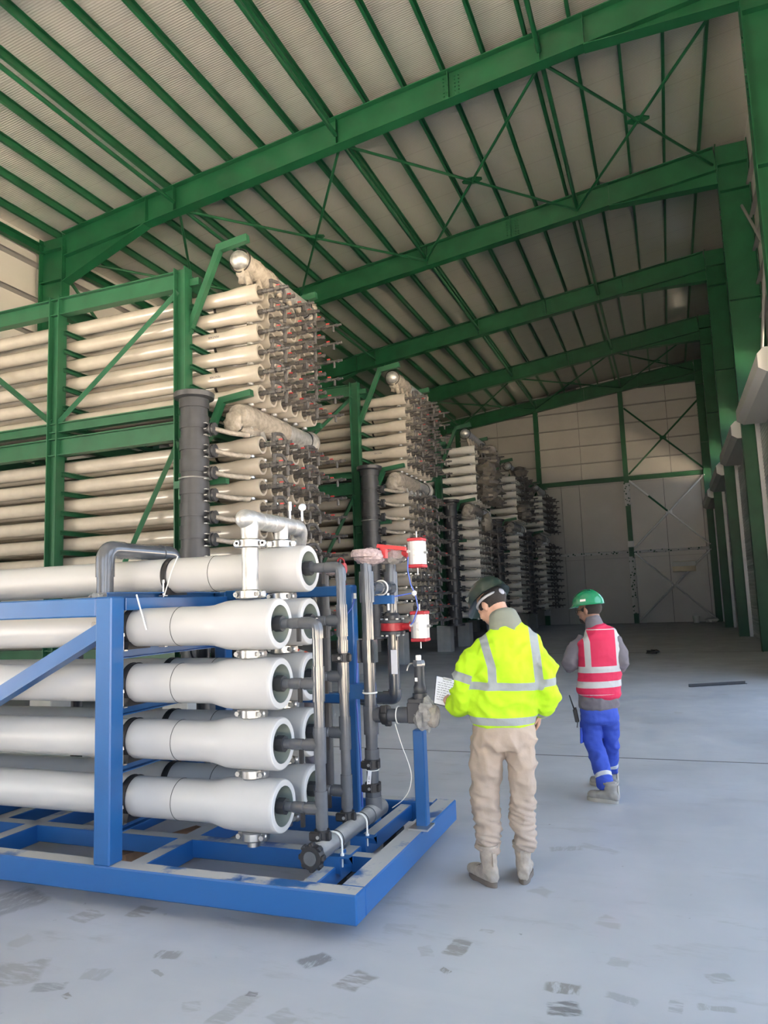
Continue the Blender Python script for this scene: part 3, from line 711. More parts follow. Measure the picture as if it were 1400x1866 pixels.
# uprights and rails
def post(x, y, z1, s=.12, z0=ZT): return K(MB().box((x, y, (z0+z1)/2), (s, s, z1-z0), bev=.008), 'post', 'blue_plain')
post(-3.22, Y0+.06, 1.79); post(-3.24, 4.95, 1.82, .10); post(-2.17, 4.95, 1.83, .085)
post(-5.9, Y0+.06, 1.79); post(-5.9, 4.95, 1.82, .10)
K(MB().box((-4.93, Y0+.06, 1.73), (3.3, .118, .118), bev=.008), 'top_rail', 'blue_plain')
K(MB().box((-4.6, 4.95, 1.77), (2.6, .08, .09), bev=.008), 'top_rail', 'blue_plain')
K(MB().box((-2.70, 4.95, 1.79), (1.0, .08, .075), bev=.008), 'top_rail', 'blue_plain')
K(MB().box((-2.70, 4.95, 1.03), (1.0, .07, .07), bev=.008), 'top_rail', 'blue_plain')
K(MB().section((-3.24, Y0+.06, 1.60), (-4.9, Y0+.06, .80), [(-.045,-.045),(.045,-.045),(.045,.045),(-.045,.045)]), 'diagonal_brace', 'blue_plain', None, 0)
K(MB().section((-3.3, 4.95, .4), (-4.7, 4.95, 1.3), [(-.03,-.03),(.03,-.03),(.03,.03),(-.03,.03)]), 'diagonal_brace', 'blue_plain', None, 0)
K(MB().box((-3.0, 4.95, 1.62), (.5, .03, .26)), 'gusset_plate', 'blue_plain', None, 0)
K(MB().box((-3.22, 4.35, 1.745), (.09, 1.16, .08), bev=.004), 'tie_rail', 'blue_plain')
ZV = [0.545, 0.897, 1.243, 1.593]
YV = [3.95, 4.35]
for z in ZV + [1.935]:
    if z < 1.8:
        K(MB().channel((-3.30, 3.74, z-.160), (-3.30, 4.92, z-.160), .06, .05, .006), 'support_arm', 'blue_plain', None, 0)
        K(MB().channel((-5.85, 3.74, z-.160), (-5.85, 4.92, z-.160), .06, .05, .006), 'support_arm', 'blue_plain', None, 0)
    bb = MB()
    for yy in (3.80, 4.08, 4.20, 4.48, 4.75): bb.box((-3.305, yy, z-.122), (.02,.02,.016))
    K(bb, 'bolts', 'white_plastic', None, 0)['kind'] = 'stuff'
K(MB().channel((-3.30, 3.74, 1.785), (-3.30, 4.92, 1.785), .07, .06, .006), 'support_arm', 'blue_plain', None, 0)
K(MB().box((-1.63, 4.81, .54), (.075, .075, .62), bev=.006), 'prop', 'blue_plain')
K(MB().box((-1.63, 4.78, ZT+.006), (.13, .16, .012)), 'foot_plate', 'steel_bolt', None, 0)
# pressure vessels
shell = MB().lathe((0,0,0), (-1,0,0), [(.0,.112),(.0,.146),(.006,.151),(.02,.152),(.30,.152),(.36,.147),(.41,.135),(.45,.125),(.50,.1215),(4.2,.1215)], 40, cap0=False).mesh('pressure_vessel', 'white_shell', 40)
rim = MB().lathe((0,0,0), (-1,0,0), [(.03,.1125),(-.003,.1125),(-.004,.143),(-.001,.1465)], 40, False, False).mesh('rim', 'shell_rim', 40)
bore = MB().lathe((0,0,0), (-1,0,0), [(-.001,.1122),(.11,.104),(.115,.0)], 40, False, False).mesh('bore', 'bore', 40)
plug = MB(); plug.lathe((-.112,0,0), (1,0,0), [(0,.085),(.012,.085),(.015,.05),(.05,.046),(.05,.034)], 20)
for q in range(6):
    a = q*PI/3; plug.box((-.095, .07*math.cos(a), .07*math.sin(a)), (.03,.022,.022))
plug.lathe((-.03,0,0), (1,0,0), [(0,.034),(0,.048),(.05,.048),(.05,.034)], 8)
plug_m = plug.mesh('end_plug', 'pvc_dark', 30)
strap = MB().lathe((0,0,0), (1,0,0), [(0,.1235),(.052,.1235)], 36, False, False).ring((.006,0,0),(1,0,0),.124,.004,36,6).ring((.046,0,0),(1,0,0),.124,.004,36,6).mesh('strap', 'black', 30)
seam = MB().ring((0,0,0), (1,0,0), .1215, .0022, 40, 6).mesh('seam_ring', 'black', 40)
cradle = MB().prism([(-.03,-.11,-.135),(-.03,.11,-.135),(-.03,.095,-.085),(-.03,.0,-.1215),(-.03,-.095,-.085)], (.06,0,0)).mesh('cradle', 'black', 0)
sbolt = MB().tube((.026,-.118,-.14),(.026,-.118,-.03),.006,8).lathe((.026,-.118,-.05),(0,0,1),[(0,.012),(.02,.012)],6).box((.026,-.118,-.138),(.05,.03,.008)).mesh('strap_bolt', 'stainless', 40)
def clamp_mesh(r=.045):
    b = MB(); b.lathe((0,0,-.028), (0,0,1), [(0,r),(0,r+.016),(.008,r+.024),(.048,r+.024),(.056,r+.016),(.056,r)], 24)
    for e in (-1, 1):
        b.box((0, e*(r+.032), 0), (.05, .04, .05), bev=.008)
    return b.mesh('coupling', 'stainless', 40)
clamp = clamp_mesh()
cbolt = MB().tube((-.045,0,0), (.05,0,0), .009, 8).lathe((.032,0,0), (1,0,0), [(0,.016),(.018,.016)], 6).mesh('clamp_bolt', 'steel_bolt', 40)
nip = MB().tube((0,0,-.06), (0,0,.06), .038, 16).mesh('port', 'stainless', 40)
def put_clamp(par, loc):
    c = put('coupling', clamp, par, loc)
    return c
for cy in YV:
    for z in (ZV + [1.935] if cy > 4 else ZV):
        v = put('pressure_vessel', shell, sk, Vector((-2.19, cy, z)) - S)
        put('rim', rim, v); put('bore', bore, v); put('end_plug', plug_m, v)
        put('seam_ring', seam, v, (-.70, 0, 0))
        for sx in (-1.085, -3.4):
            put('strap', strap, v, (sx, 0, 0)); put('cradle', cradle, v, (sx+.026, 0, 0)); put('strap_bolt', sbolt, v, (sx+.0, 0, 0))
        put('port', nip, v, (-.20, 0, -.175)); put('coupling', clamp, v, (-.20, 0, -.175), (0, 0, PI/2))
        for e in (-1, 1): put('clamp_bolt', cbolt, v, (-.20+e*.077, 0, -.175), (0, 0, -PI/2))
# steel header on top
hd = K(MB().lathe((-2.40, 3.855, 2.235), (0,1,0), [(0,.01),(.008,.03),(.03,.052),(.055,.060),(.14,.060),(.14,.056),(.62,.056)], 24), 'steel_header', 'pickled')
b = MB(); b.sweep([(-2.40,4.46,2.235),(-2.40,4.66,2.235),(-2.46,4.70,2.08),(-2.56,4.72,1.98)], .056, 20, .12, 8); K(b, 'elbow', 'pickled')
K(MB().tube((-2.39,3.95,1.78), (-2.39,3.95,2.235), .050, 24), 'steel_riser', 'pickled')
K(MB().lathe((-2.39,3.95,2.10), (0,0,1), [(0,.048),(.01,.050),(.05,.053),(.09,.056),(.12,.053)], 20), 'tee', 'pickled')
K(MB().tube((-2.39,4.35,2.05), (-2.39,4.35,2.235), .042, 24, .05), 'steel_riser', 'pickled')
for (y, z) in ((3.95, 1.775), (3.95, 2.085), (4.35, 2.105)):
    c = put('coupling', clamp, sk, Vector((-2.39, y, z)) - S, (0, 0, PI/2 + (.5 if z > 2 else 0))); 
    for e in (-1, 1): put('clamp_bolt', cbolt, c, (0, e*.077, 0), (0, 0, PI))
for yy in (4.08, 4.22, 4.50): K(MB().ring((-2.40, yy, 2.235), (0,1,0), .0565, .002, 24, 6), 'weld_seam', 'steel_bolt')
g = K(MB().tube((-2.38,4.46,2.28), (-2.38,4.46,2.40), .007, 8).tube((-2.38,4.46,2.34),(-2.38,4.46,2.40),.013,10), 'gauge_stem', 'stainless')
K(MB().lathe((-2.36,4.60,2.375), (.6,-.8,0), [(0,.026),(.02,.026),(.022,.02)], 16), 'gauge', 'stainless'); K(MB().tube((-2.36,4.60,2.28),(-2.36,4.60,2.375),.008,8), 'gauge_stem', 'stainless')
# thick grey return bend over the top vessel
b = MB(); b.sweep([(-3.50,3.95,1.72),(-3.50,3.95,2.115),(-3.50,4.68,2.115),(-3.50,4.68,1.75)], .055, 24, .11, 8); K(b, 'return_bend', 'pvc')
b = MB()
K(MB().sweep([(-3.50,4.52,2.115),(-3.50,4.68,2.115),(-3.50,4.68,1.95)], .061, 24, .115, 8), 'elbow', 'pvc')
b.sweep([(-3.50,3.95,1.93),(-3.50,3.95,2.115),(-3.50,4.12,2.115)], .061, 24, .115, 8)
K(b, 'elbow', 'pvc')
b = MB(); b.ball((-3.50,3.93,1.80), (.09,.08,.03), 14, 8, .5, 3); K(b, 'film_wrap', 'bubble')
b = MB(); b.ball((-3.42,3.86,1.58), (.12,.06,.07), 14, 8, .6, 5); K(b, 'film_wrap', 'bubble')
b = MB(); b.sweep([(-3.12,4.22,2.06),(-3.16,4.20,1.95),(-3.20,4.18,1.80),(-3.24,4.15,1.70),(-3.27,4.12,1.62)], .004, 6); K(b, 'cable_tie', 'zip_white')
b = MB(); b.sweep([(-3.12,3.80,1.80),(-3.10,3.80,1.74),(-3.08,3.81,1.66),(-3.06,3.82,1.58)], .005, 6); K(b, 'cable_tie', 'zip_white')
# permeate risers A and B with stub tees
def tee_col(x, y, zs, top, base):
    rs = K(MB().sweep([(x, y, base), (x, y, top), (x-.16, y, top)], .031, 18, .06, 8), 'riser', 'pvc')
    K(MB().sweep([(x, y, top-.09), (x, y, top), (x-.10, y, top)], .036, 18, .065, 8), 'elbow', 'pvc', rs)
    for z in zs:
        K(MB().lathe((x,y,z-.10), (0,0,1), [(0,.031),(0,.037),(.20,.037),(.20,.031)], 18).tube((x,y,z),(x-.09,y,z),.036,16), 'tee', 'pvc', rs)
    for z in zs + [top]:
        K(MB().tube((x,y,z),(-2.20,y,z),.029,16).lathe((x-.105,y,z),(-1,0,0),[(0,.029),(.004,.033),(.07,.033),(.08,.029)],16), 'stub_pipe', 'pvc', rs)
        K(MB().box((x-.12, y, z-.065), (.022,.02,.085)), 'sample_valve', 'black', rs, 0)
    return rs
ra = tee_col(-1.945, 3.95, ZV[:3], ZV[3], .35)
rb = tee_col(-1.965, 4.35, ZV, 1.935, .35)
def union(x, y, z, r=.031, par=None):
    b = MB(); b.lathe((x,y,z-.028), (0,0,1), [(0,r),(0,r+.014),(.056,r+.014),(.056,r)], 20)
    for e in (0, 1):
        b.box((x-.02+.045*e, y-(r+.012)+.03*e, z), (.075,.03,.05), bev=.008)
    o = K(b, 'union_clamp', 'black', par); K(MB().tube((x+.0,y-r-.032,z),(x+.0,y-r-.02,z),.010,8), 'clamp_bolt', 'steel_bolt', par)
    return o
union(-1.945, 3.95, .405, par=ra); union(-1.965, 4.35, .40, par=rb); union(-1.965, 4.35, 1.36, par=rb)
K(MB().lathe((-1.965,4.35,1.40), (0,0,1), [(0,.031),(0,.036),(.07,.036),(.07,.031)], 18), 'socket', 'pvc', rb)
# bottom manifold
mf = K(MB().tube((-1.93,3.80,.335), (-1.93,4.78,.335), .050, 24), 'manifold', 'pvc_dusty')
K(MB().lathe((-1.93,4.60,.335), (0,1,0), [(0,.050),(0,.056),(.22,.056),(.24,.04)], 24).tube((-1.93,4.70,.335),(-1.93,4.70,.43),.055,20), 'tee', 'pvc_dusty', mf)
for yy in (3.95, 4.35):
    K(MB().tube((-1.945 if yy < 4 else -1.965, yy, .335), (-1.945 if yy < 4 else -1.965, yy, .40), .034, 18), 'branch', 'pvc', mf)
for yy in (4.10, 4.48, 4.62): K(MB().ring((-1.93,yy,.335),(0,1,0),.051,.003,24,6), 'seam_ring', 'black', mf)
cp = MB(); cp.lathe((-1.93,3.765,.335), (0,1,0), [(0,.034),(0,.062),(.045,.066),(.06,.060)], 24)
for q in range(8):
    a = q*PI/4; cp.box((-1.93+.062*math.cos(a), 3.79, .335+.062*math.sin(a)), (.03,.04,.03), Euler((0,-a,0)), bev=.006)
K(cp, 'end_clamp', 'black', mf); K(MB().tube((-1.93,3.760,.335),(-1.93,3.77,.335),.038,20), 'end_disc', 'pvc', mf)
for yy in (4.06, 4.44):
    b = MB(); b.ring((-1.93,yy,.335),(0,1,0),.056,.006,16,8, -.2, PI+.2)
    b.tube((-1.874,yy,.335),(-1.874,yy,.20),.006,8).tube((-1.986,yy,.335),(-1.986,yy,.24),.006,8).lathe((-1.874,yy,.262),(0,0,1),[(0,.012),(.012,.012)],6)
    K(b, 'u_bolt', 'zip_white', mf)
    b = MB(); b.section((-1.99,yy,.255),(-1.82,yy,.255),[(-.03,0),(.03,0),(.03,.008),(-.022,.008),(-.022,-.045),(-.03,-.045)]); b.box((-1.93,yy-.024,.215),(.10,.008,.09)).box((-1.88,yy,.205),(.008,.05,.10))
    K(b, 'pipe_stand', 'blue_plain', mf, 0)
# big riser with valve branch
X3, Y3 = -1.932, 4.70
br = K(MB().tube((X3,Y3,.36),(X3,Y3,2.02),.040,24), 'main_riser', 'pvc')
def sleeve(z0, z1, r=.049, nm='socket', m='pvc', x=X3, y=Y3, par=None): return K(MB().lathe((x,y,z0),(0,0,1),[(0,.04),(0,r),(z1-z0,r),(z1-z0,.04)],24), nm, m, par or br)
sleeve(1.70, 1.91, .052, 'tee'); sleeve(1.30, 1.45, .051); sleeve(.83, 1.015, .050, 'tee'); sleeve(.67, .735, .049); sleeve(.39, .47, .052, 'tee')
K(MB().box((X3+.055,Y3-.02,1.375),(.012,.07,.15)).box((X3-.055,Y3-.02,1.375),(.012,.07,.15)), 'saddle', 'pvc', br, 0)
union(X3, Y3, .641, .040, br); union(X3, Y3, .491, .040, br)
b = MB(); b.ring((X3,Y3,1.10),(0,0,1),.046,.006,16,8, -PI*.9, .2); b.tube((X3+.045,Y3,1.10),(X3-.09,Y3+.10,1.10),.006,8); K(b, 'u_bolt', 'zip_white', br)
K(MB().box((-2.05,4.86,1.09),(.16,.10,.10)), 'pipe_bracket', 'blue_plain', br, 0)
tg = K(MB().box((X3-.005,Y3-.050,.555),(.026,.003,.10), Euler((0,.12,0))), 'tag', 'paper', br, 0)
put('lettering', text_mesh('R 201', .018, 'ink'), br, Vector((X3-.005,Y3-.0525,.55)), (PI/2, -PI/2+.1, 0))
K(MB().ring((X3,Y3,.60),(0,0,1),.042,.003,20,6), 'cable_tie', 'zip_white', br)
# side branch toward the open end
lb = K(MB().sweep([(X3,Y3,.955),(-1.80,Y3,.955),(-1.74,Y3,.955),(-1.66,Y3,.965)], .042, 22), 'branch_pipe', 'pvc')
K(MB().lathe((X3,Y3,.955),(1,0,0),[(.03,.05),(.075,.05),(.085,.042)],22), 'tee', 'pvc', lb)
b = MB(); b.lathe((-1.845,Y3,.955),(1,0,.05),[(0,.042),(0,.062),(.028,.066),(.045,.062),(.045,.042)],24); b.box((-1.815,Y3-.06,1.0),(.045,.03,.05),bev=.006).box((-1.815,Y3+.02,.90),(.045,.03,.04),bev=.006)
K(b, 'union_clamp', 'black', lb)
b = MB(); b.lathe((-1.74,Y3,.958),(1,0,0),[(0,.042),(0,.052),(.09,.052),(.09,.042)],22); K(b, 'socket', 'pvc', lb)
K(MB().ring((-1.735,Y3,.958),(1,0,0),.054,.004,24,8), 'cable_tie', 'zip_white', lb)
vb = K(MB().box((-1.605,Y3,.98),(.10,.12,.135),bev=.008).lathe((-1.58,Y3,1.04),(0,0,1),[(0,.055),(.03,.055),(.03,.048),(.06,.048),(.06,.038)],20).box((-1.60,Y3,1.055),(.10,.11,.03),bev=.006), 'valve_body', 'pvc_dark')
K(MB().lathe((-1.578,Y3,1.09),(0,0,1),[(0,.033),(.02,.042),(.05,.042),(.07,.034),(.19,.034),(.19,.030)],20), 'sensor_housing', 'pvc_dark', vb)
K(MB().lathe((-1.578,Y3,1.272),(0,0,1),[(0,.040),(.02,.042),(.04,.036)],8), 'sensor_nut', 'pvc', vb)
K(MB().lathe((-1.580,Y3,1.305),(0,0,1),[(0,.019),(.035,.019),(.04,.016)],14), 'sensor_cap', 'white_plastic', vb)
K(MB().box((-1.59,Y3-.0345,1.19),(.018,.002,.024)), 'sticker', 'white_plastic', vb, 0)
K(MB().sweep([(-1.615,Y3-.01,1.29),(-1.64,Y3-.01,1.29),(-1.655,Y3-.01,1.265),(-1.66,Y3-.01,1.245)],.006,8,.015,4), 'bail_handle', 'stainless', vb)
b = MB(); b.ball((-1.545,Y3-.01,.965),(.075,.085,.10),18,12,.45,9); K(b, 'bubble_wrap', 'bubble', vb); 
b = MB(); b.lathe((-1.53,Y3,.955),(1,0,0),[(0,.07),(.045,.075),(.065,.062),(.075,.02)],20); K(b, 'end_wrap', 'film', vb)
b = MB(); b.sweep([(-1.74,Y3-.055,.91),(-1.70,Y3-.06,.78),(-1.66,Y3-.06,.68),(-1.64,Y3-.05,.60),(-1.66,Y3-.03,.50),(-1.72,Y3+.0,.42),(-1.82,Y3+.05,.35)],.003,6,.05,4); K(b, 'wire', 'zip_white')
# second riser with actuated butterfly valves
X4, Y4 = -1.940, 5.20
p2 = K(MB().sweep([(X4,Y4,1.98),(X4,Y4,1.0),(X4-.5,Y4,1.0)], .041, 22, .07, 8), 'valve_riser', 'pvc')
K(MB().sweep([(X4,Y4,1.06),(X4,Y4,1.0),(X4-.09,Y4,1.0)], .049, 22, .07, 8), 'elbow', 'pvc', p2)
K(MB().lathe((X4,Y4,1.70),(0,0,1),[(0,.041),(0,.051),(.22,.051),(.22,.041)],22), 'tee', 'pvc', p2)
K(MB().tube((X3,Y3,1.80),(X4,Y4,1.80),.044,22).lathe((X3,Y3+.05,1.80),(0,1,0),[(0,.05),(.05,.05)],22).lathe((X3,Y4-.12,1.80),(0,1,0),[(0,.05),(.08,.05)],22), 'cross_link', 'pvc', p2)
K(MB().ring((X3,4.97,1.80),(0,1,0),.052,.006,20,8), 'u_bolt', 'zip_white', p2)
K(MB().box((X3+.02,4.97,1.715),(.14,.06,.06)), 'pipe_bracket', 'blue_plain', p2, 0); K(MB().tube((X3+.055,4.96,1.76),(X3+.055,4.96,1.64),.010,8), 'stud', 'steel_bolt', p2)
def flange(z, par): return K(MB().lathe((X4,Y4,z),(0,0,1),[(0,.041),(0,.095),(.022,.095),(.022,.041)],24), 'flange', 'pvc_dark', par)
flange(1.545, p2); flange(1.46, p2)
K(MB().lathe((X4,Y4,1.568),(0,0,1),[(0,.041),(0,.06),(.03,.06),(.05,.045)],24), 'collar', 'pvc_dark', p2)
bb = MB()
for q in range(6):
    a = q*PI/3+.3
    for z in (1.57, 1.455): bb.tube((X4+.078*math.cos(a),Y4+.078*math.sin(a),z-.008),(X4+.078*math.cos(a),Y4+.078*math.sin(a),z+.008),.011,6)
K(bb, 'bolts', 'zip_white', p2)['kind'] = 'stuff'
def actuator(z, par):
    K(MB().lathe((X4,Y4,z-.028),(0,0,1),[(0,.041),(0,.088),(.056,.088),(.056,.041)],24).tube((X4,Y4,z),(X4+.15,Y4-.0,z),.026,12).box((X4+.15,Y4,z),(.02,.06,.07)), 'butterfly_valve', 'red', par)
    ax = X4+.215
    K(MB().section((ax,Y4,z-.085),(ax,Y4,z+.085),[(-.06,-.035),(-.035,-.058),(-.014,-.06),(-.012,-.066),(.012,-.066),(.014,-.06),(.035,-.058),(.06,-.035),(.06,.035),(.035,.058),(-.035,.058),(-.06,.035)],up=(0,1,0)), 'actuator', 'alu', par, 20)
    for e in (-1, 1):
        K(MB().box((ax,Y4,z+e*.097),(.118,.118,.026),bev=.008), 'actuator_cap', 'red', par)
        K(MB().tube((ax,Y4,z+e*.11),(ax,Y4,z+e*.16),.005,8), 'limit_screw', 'zip_white', par)
    bb = MB()
    for q in (-.02, .022): bb.tube((ax,Y4-.064,z+q),(ax,Y4-.074,z+q),.009,8)
    bb.tube((ax+.055,Y4-.02,z),(ax+.085,Y4-.02,z),.010,8).tube((ax-.045,Y4-.05,z+.01),(ax-.045,Y4-.075,z+.01),.012,8)
    K(bb, 'fittings', 'steel_bolt', par)['kind'] = 'stuff'
actuator(1.515, p2); actuator(2.05, p2)
b = MB(); ax = X4+.215
b.sweep([(ax-.045,Y4-.08,2.02),(ax-.047,Y4-.09,1.92),(ax-.03,Y4-.09,1.82),(ax-.01,Y4-.08,1.77)],.0045,8); b.sweep([(ax+.0,Y4-.08,1.74),(ax+.02,Y4-.09,1.65),(ax-.02,Y4-.09,1.55),(ax-.045,Y4-.08,1.53)],.0045,8); b.sweep([(ax-.03,Y4-.08,1.755),(ax-.12,Y4-.12,1.74),(X4+.0,Y4-.2,1.715)],.0045,8)
K(b, 'air_hose', 'blue_hose', p2)
K(MB().ball((ax-.008,Y4-.08,1.755),(.02,.014,.02),10,6), 'hose_tee', 'white_plastic', p2)
# wrapped hand valve on the main riser
hv = K(MB().lathe((X3,Y3,2.0),(0,0,1),[(0,.06),(.01,.10),(.035,.105),(.06,.09),(.065,.02)],20).ball((X3+.02,Y3+.02,2.01),(.10,.09,.06),16,10,.35,4), 'bubble_wrap', 'bubble_red', br)
K(MB().ball((X4+.02,Y4,2.03),(.10,.10,.055),16,10,.4,7), 'bubble_wrap', 'bubble', p2)
K(MB().section((X3+.06,Y3+.08,2.085),(X3+.26,Y3+.10,2.055),[(-.03,-.012),(.03,-.012),(.018,.014),(-.018,.014)]).box((X3+.10,Y3+.09,2.04),(.04,.05,.08)), 'hand_lever', 'red_plastic', br, 0)
# rear suction pipe with red hand valve
X5, Y5 = -2.55, 5.30
rp = K(MB().tube((X5,Y5,.30),(X5,Y5,1.95),.050,22).tube((X5,Y5,1.50),(X5,Y5,1.66),.06,22), 'rear_riser', 'pvc_dark')
K(MB().ball((X5+.04,Y5,1.97),(.11,.08,.045),14,8,.4,6), 'bubble_wrap', 'bubble_red', rp)
K(MB().tube((X5+.08,Y5,1.97),(X5+.19,Y5,1.97),.03,12).lathe((X5+.17,Y5,1.97),(1,0,0),[(0,.045),(.025,.045)],12).ring((X5+.16,Y5,2.02),(0,1,0),.03,.006,14,6), 'valve_neck', 'red', rp)
K(MB().sweep([(X5+.20,Y5,1.85),(X5+.18,Y5,1.78),(X5+.17,Y5,1.72)],.008,6), 'valve_lever', 'red', rp)
# rear pipes and pump seen between the vessels
K(MB().tube((X5-.1,Y5,.98),(X5+.55,Y5,.98),.042,18).lathe((X5+.3,Y5,.98),(1,0,0),[(0,.05),(.03,.055),(.06,.05),(.09,.055),(.12,.05)],18), 'rear_pipe', 'pvc_dark')
for q in ((-4.6,5.25,.06),(-4.95,5.25,.05),(-3.6,5.2,.055)): K(MB().tube((q[0],q[1],.25),(q[0],q[1],1.58),q[2],18), 'rear_pipe', 'pvc_dark')
pu = K(MB().lathe((-4.3,5.15,.60),(1,0,0),[(0,.05),(.02,.16),(.5,.16),(.52,.10),(.6,.10),(.62,.14),(.72,.14),(.74,.05)],20).box((-4.0,5.15,.40),(.5,.2,.28)), 'pump', 'blue_plain')
K(MB().lathe((-3.45,5.2,1.36),(1,-.2,0),[(0,.03),(.02,.11),(.24,.115),(.30,.09),(.34,.03)],18), 'pressure_tank', 'black')
K(MB().ring((-3.62,5.15,1.38),(1,0,0),.085,.012,18,6), 'hose_loop', 'pvc_dark')
K(MB().lathe((-3.18,5.30,1.32),(1,-.1,0),[(0,.03),(.03,.13),(.28,.14),(.33,.10),(.34,.02)],18), 'suction_strainer', 'pvc_dark')
b = MB(); b.sweep([(-4.66,5.35,1.30),(-4.50,5.35,1.33),(-4.40,5.35,1.40),(-4.36,5.35,1.50)],.022,8,.06,4); mat('yellow_hose',(.55,.28,.05),.5); K(b, 'hose', 'yellow_hose')
K(MB().ball((-3.33,5.02,1.70),(.14,.10,.055),14,8,.45,12), 'white_wrap', 'white_wrap')
tp = K(MB().box((-1.885,5.06,1.27),(.045,.004,.17)), 'document_pouch', 'paper', br, 0)
K(MB().sweep([(-2.12,4.93,1.74),(-2.13,4.90,1.67),(-2.17,4.89,1.62),(-2.25,4.89,1.60)],.0045,6), 'air_hose', 'blue_hose')
K(MB().tube((-2.12,4.93,1.73),(-2.12,4.93,1.77),.012,8), 'hose_fitting', 'white_plastic')
b = MB(); b.sweep([(-2.10,4.90,1.40),(-2.12,4.90,1.0),(-2.10,4.90,.6),(-2.10,4.90,.3)],.006,6); K(b, 'air_hose', 'blue_hose')
# pallet board on the floor under the skid
tag(MB().box((-3.55, 4.62, .03), (.7, .16, .06), Euler((0,0,1.25)), bev=.004).build('timber_board', 'wood'), 'short brown timber board lying on the floor under the blue skid', 'board')
# loose things on the floor
tag(MB().section((0.19,14.51,.025), (1.15,15.07,.025), [(-.03,-.025),(.03,-.025),(.03,-.017),(-.022,-.017),(-.022,.025),(-.03,.025)]).build('steel_bar', 'black', smooth=0), 'long dark steel angle bar lying on the open floor', 'bar')
bk = root('bucket', 'small pale bucket standing at the foot of the far wall', 'bucket', (1.19, 43.4, 0))
MB().lathe((1.19,43.4,0), (0,0,1), [(0,.14),(.32,.18),(.33,.19),(.35,.19),(.35,.175),(.05,.135)], 20).build('pail', 'white_wrap', bk); MB().ring((1.19,43.4,.33), (0,1,0), .19, .006, 16, 6, 0, PI).build('handle', 'steel_bolt', bk)
tag(MB().ball((1.94,43.4,.12), (.35,.2,.13), 12, 8, .7, 31).build('plastic_sheet', 'white_wrap'), 'crumpled pale plastic sheet beside the bucket by the far wall', 'sheet')
tag(MB().ball((-0.56,22.28,.05), (.16,.12,.06), 10, 6, .9, 44).build('rag', 'black'), 'small dark rag dropped alone on the open floor', 'rag')
# ------------------------------------------------------------------ people
def seg_info(p, a, b):
    ab = b - a; t = max(0.0, min(1.0, (p-a).dot(ab)/max(ab.length_squared, 1e-9)))
    return (p - (a + ab*t)).length, t
def chain(b, pts, rad, side=(1,0,0), seg=16, sub=4):
    """rounded tube through pts with elliptic radii (across side, across depth), splined"""
    P = [Vector(p) for p in pts]; R = [(r, r) if isinstance(r, (int, float)) else r for r in rad]
    Q = []; RR = []
    n = len(P)
    for i in range(n-1):
        p0, p1, p2, p3 = P[max(i-1,0)], P[i], P[i+1], P[min(i+2,n-1)]
        for k in range(sub):
            t = k/sub
            Q.append(0.5*((2*p1) + (p2-p0)*t + (2*p0-5*p1+4*p2-p3)*t*t + (-p0+3*p1-3*p2+p3)*t**3))
            s = t*t*(3-2*t); RR.append((R[i][0]*(1-s)+R[i+1][0]*s, R[i][1]*(1-s)+R[i+1][1]*s))
    Q.append(P[-1]); RR.append(R[-1])
    T = [(Q[min(i+1,len(Q)-1)]-Q[max(i-1,0)]).normalized() for i in range(len(Q))]
    # rounded ends
    secs = []
    for e in (0.35, 0.75): secs.append((Q[0]-T[0]*min(RR[0])*(1-e)*0.6, T[0], RR[0][0]*math.sqrt(1-(1-e)**2), RR[0][1]*math.sqrt(1-(1-e)**2)))
    for q, t, r in zip(Q, T, RR): secs.append((q, t, r[0], r[1]))
    for e in (0.75, 0.35): secs.append((Q[-1]+T[-1]*min(RR[-1])*(1-e)*0.6, T[-1], RR[-1][0]*math.sqrt(1-(1-e)**2), RR[-1][1]*math.sqrt(1-(1-e)**2)))
    side = Vector(side); vs = []; fs = []
    for c, t, ra, rb_ in secs:
        u = (side - t*side.dot(t)); u = u.normalized() if u.length > 1e-3 else Vector((0,1,0)); v = t.cross(u)
        for k in range(seg):
            a = 2*PI*k/seg; vs.append(c + u*math.cos(a)*ra + v*math.sin(a)*rb_)
    for i in range(len(secs)-1):
        for k in range(seg):
            k2=(k+1)%seg; fs.append((i*seg+k, i*seg+k2, (i+1)*seg+k2, (i+1)*seg+k))
    fs.append(tuple(reversed(range(seg)))); fs.append(tuple(range((len(secs)-1)*seg, len(secs)*seg)))
    b.add(vs, fs); return b
def fuse(b, name, m, voxel=0.011, smooth=4, wrinkle=None, tape=None, flat=False):
    """melt overlapping chains into one continuous skin, then fold it"""
    me = bpy.data.meshes.new(name); me.from_pydata(b.v, [], b.f); me.update()
    bm = bmesh.new(); bm.from_mesh(me); bmesh.ops.recalc_face_normals(bm, faces=bm.faces); bm.to_mesh(me); bm.free()
    o = bpy.data.objects.new(name, me); COL.objects.link(o)
    r = o.modifiers.new('r', 'REMESH'); r.mode = 'VOXEL'; r.voxel_size = voxel
    s = o.modifiers.new('s', 'SMOOTH'); s.iterations = smooth; s.factor = 0.5
    bpy.context.view_layer.update()
    out = bpy.data.meshes.new_from_object(o.evaluated_get(bpy.context.evaluated_depsgraph_get())); out.name = name
    bpy.data.objects.remove(o)
    if wrinkle:
        ns = [v.normal.copy() for v in out.vertices]
        for v, n in zip(out.vertices, ns): v.co += n*wrinkle(v.co, n)
    if tape:
        at = out.attributes.new('tape', 'FLOAT', 'POINT')
        for i, v in enumerate(out.vertices): at.data[i].value = tape(v.co)
    out.materials.clear(); out.materials.append(MATS[m]); out.shade_smooth()
    return out
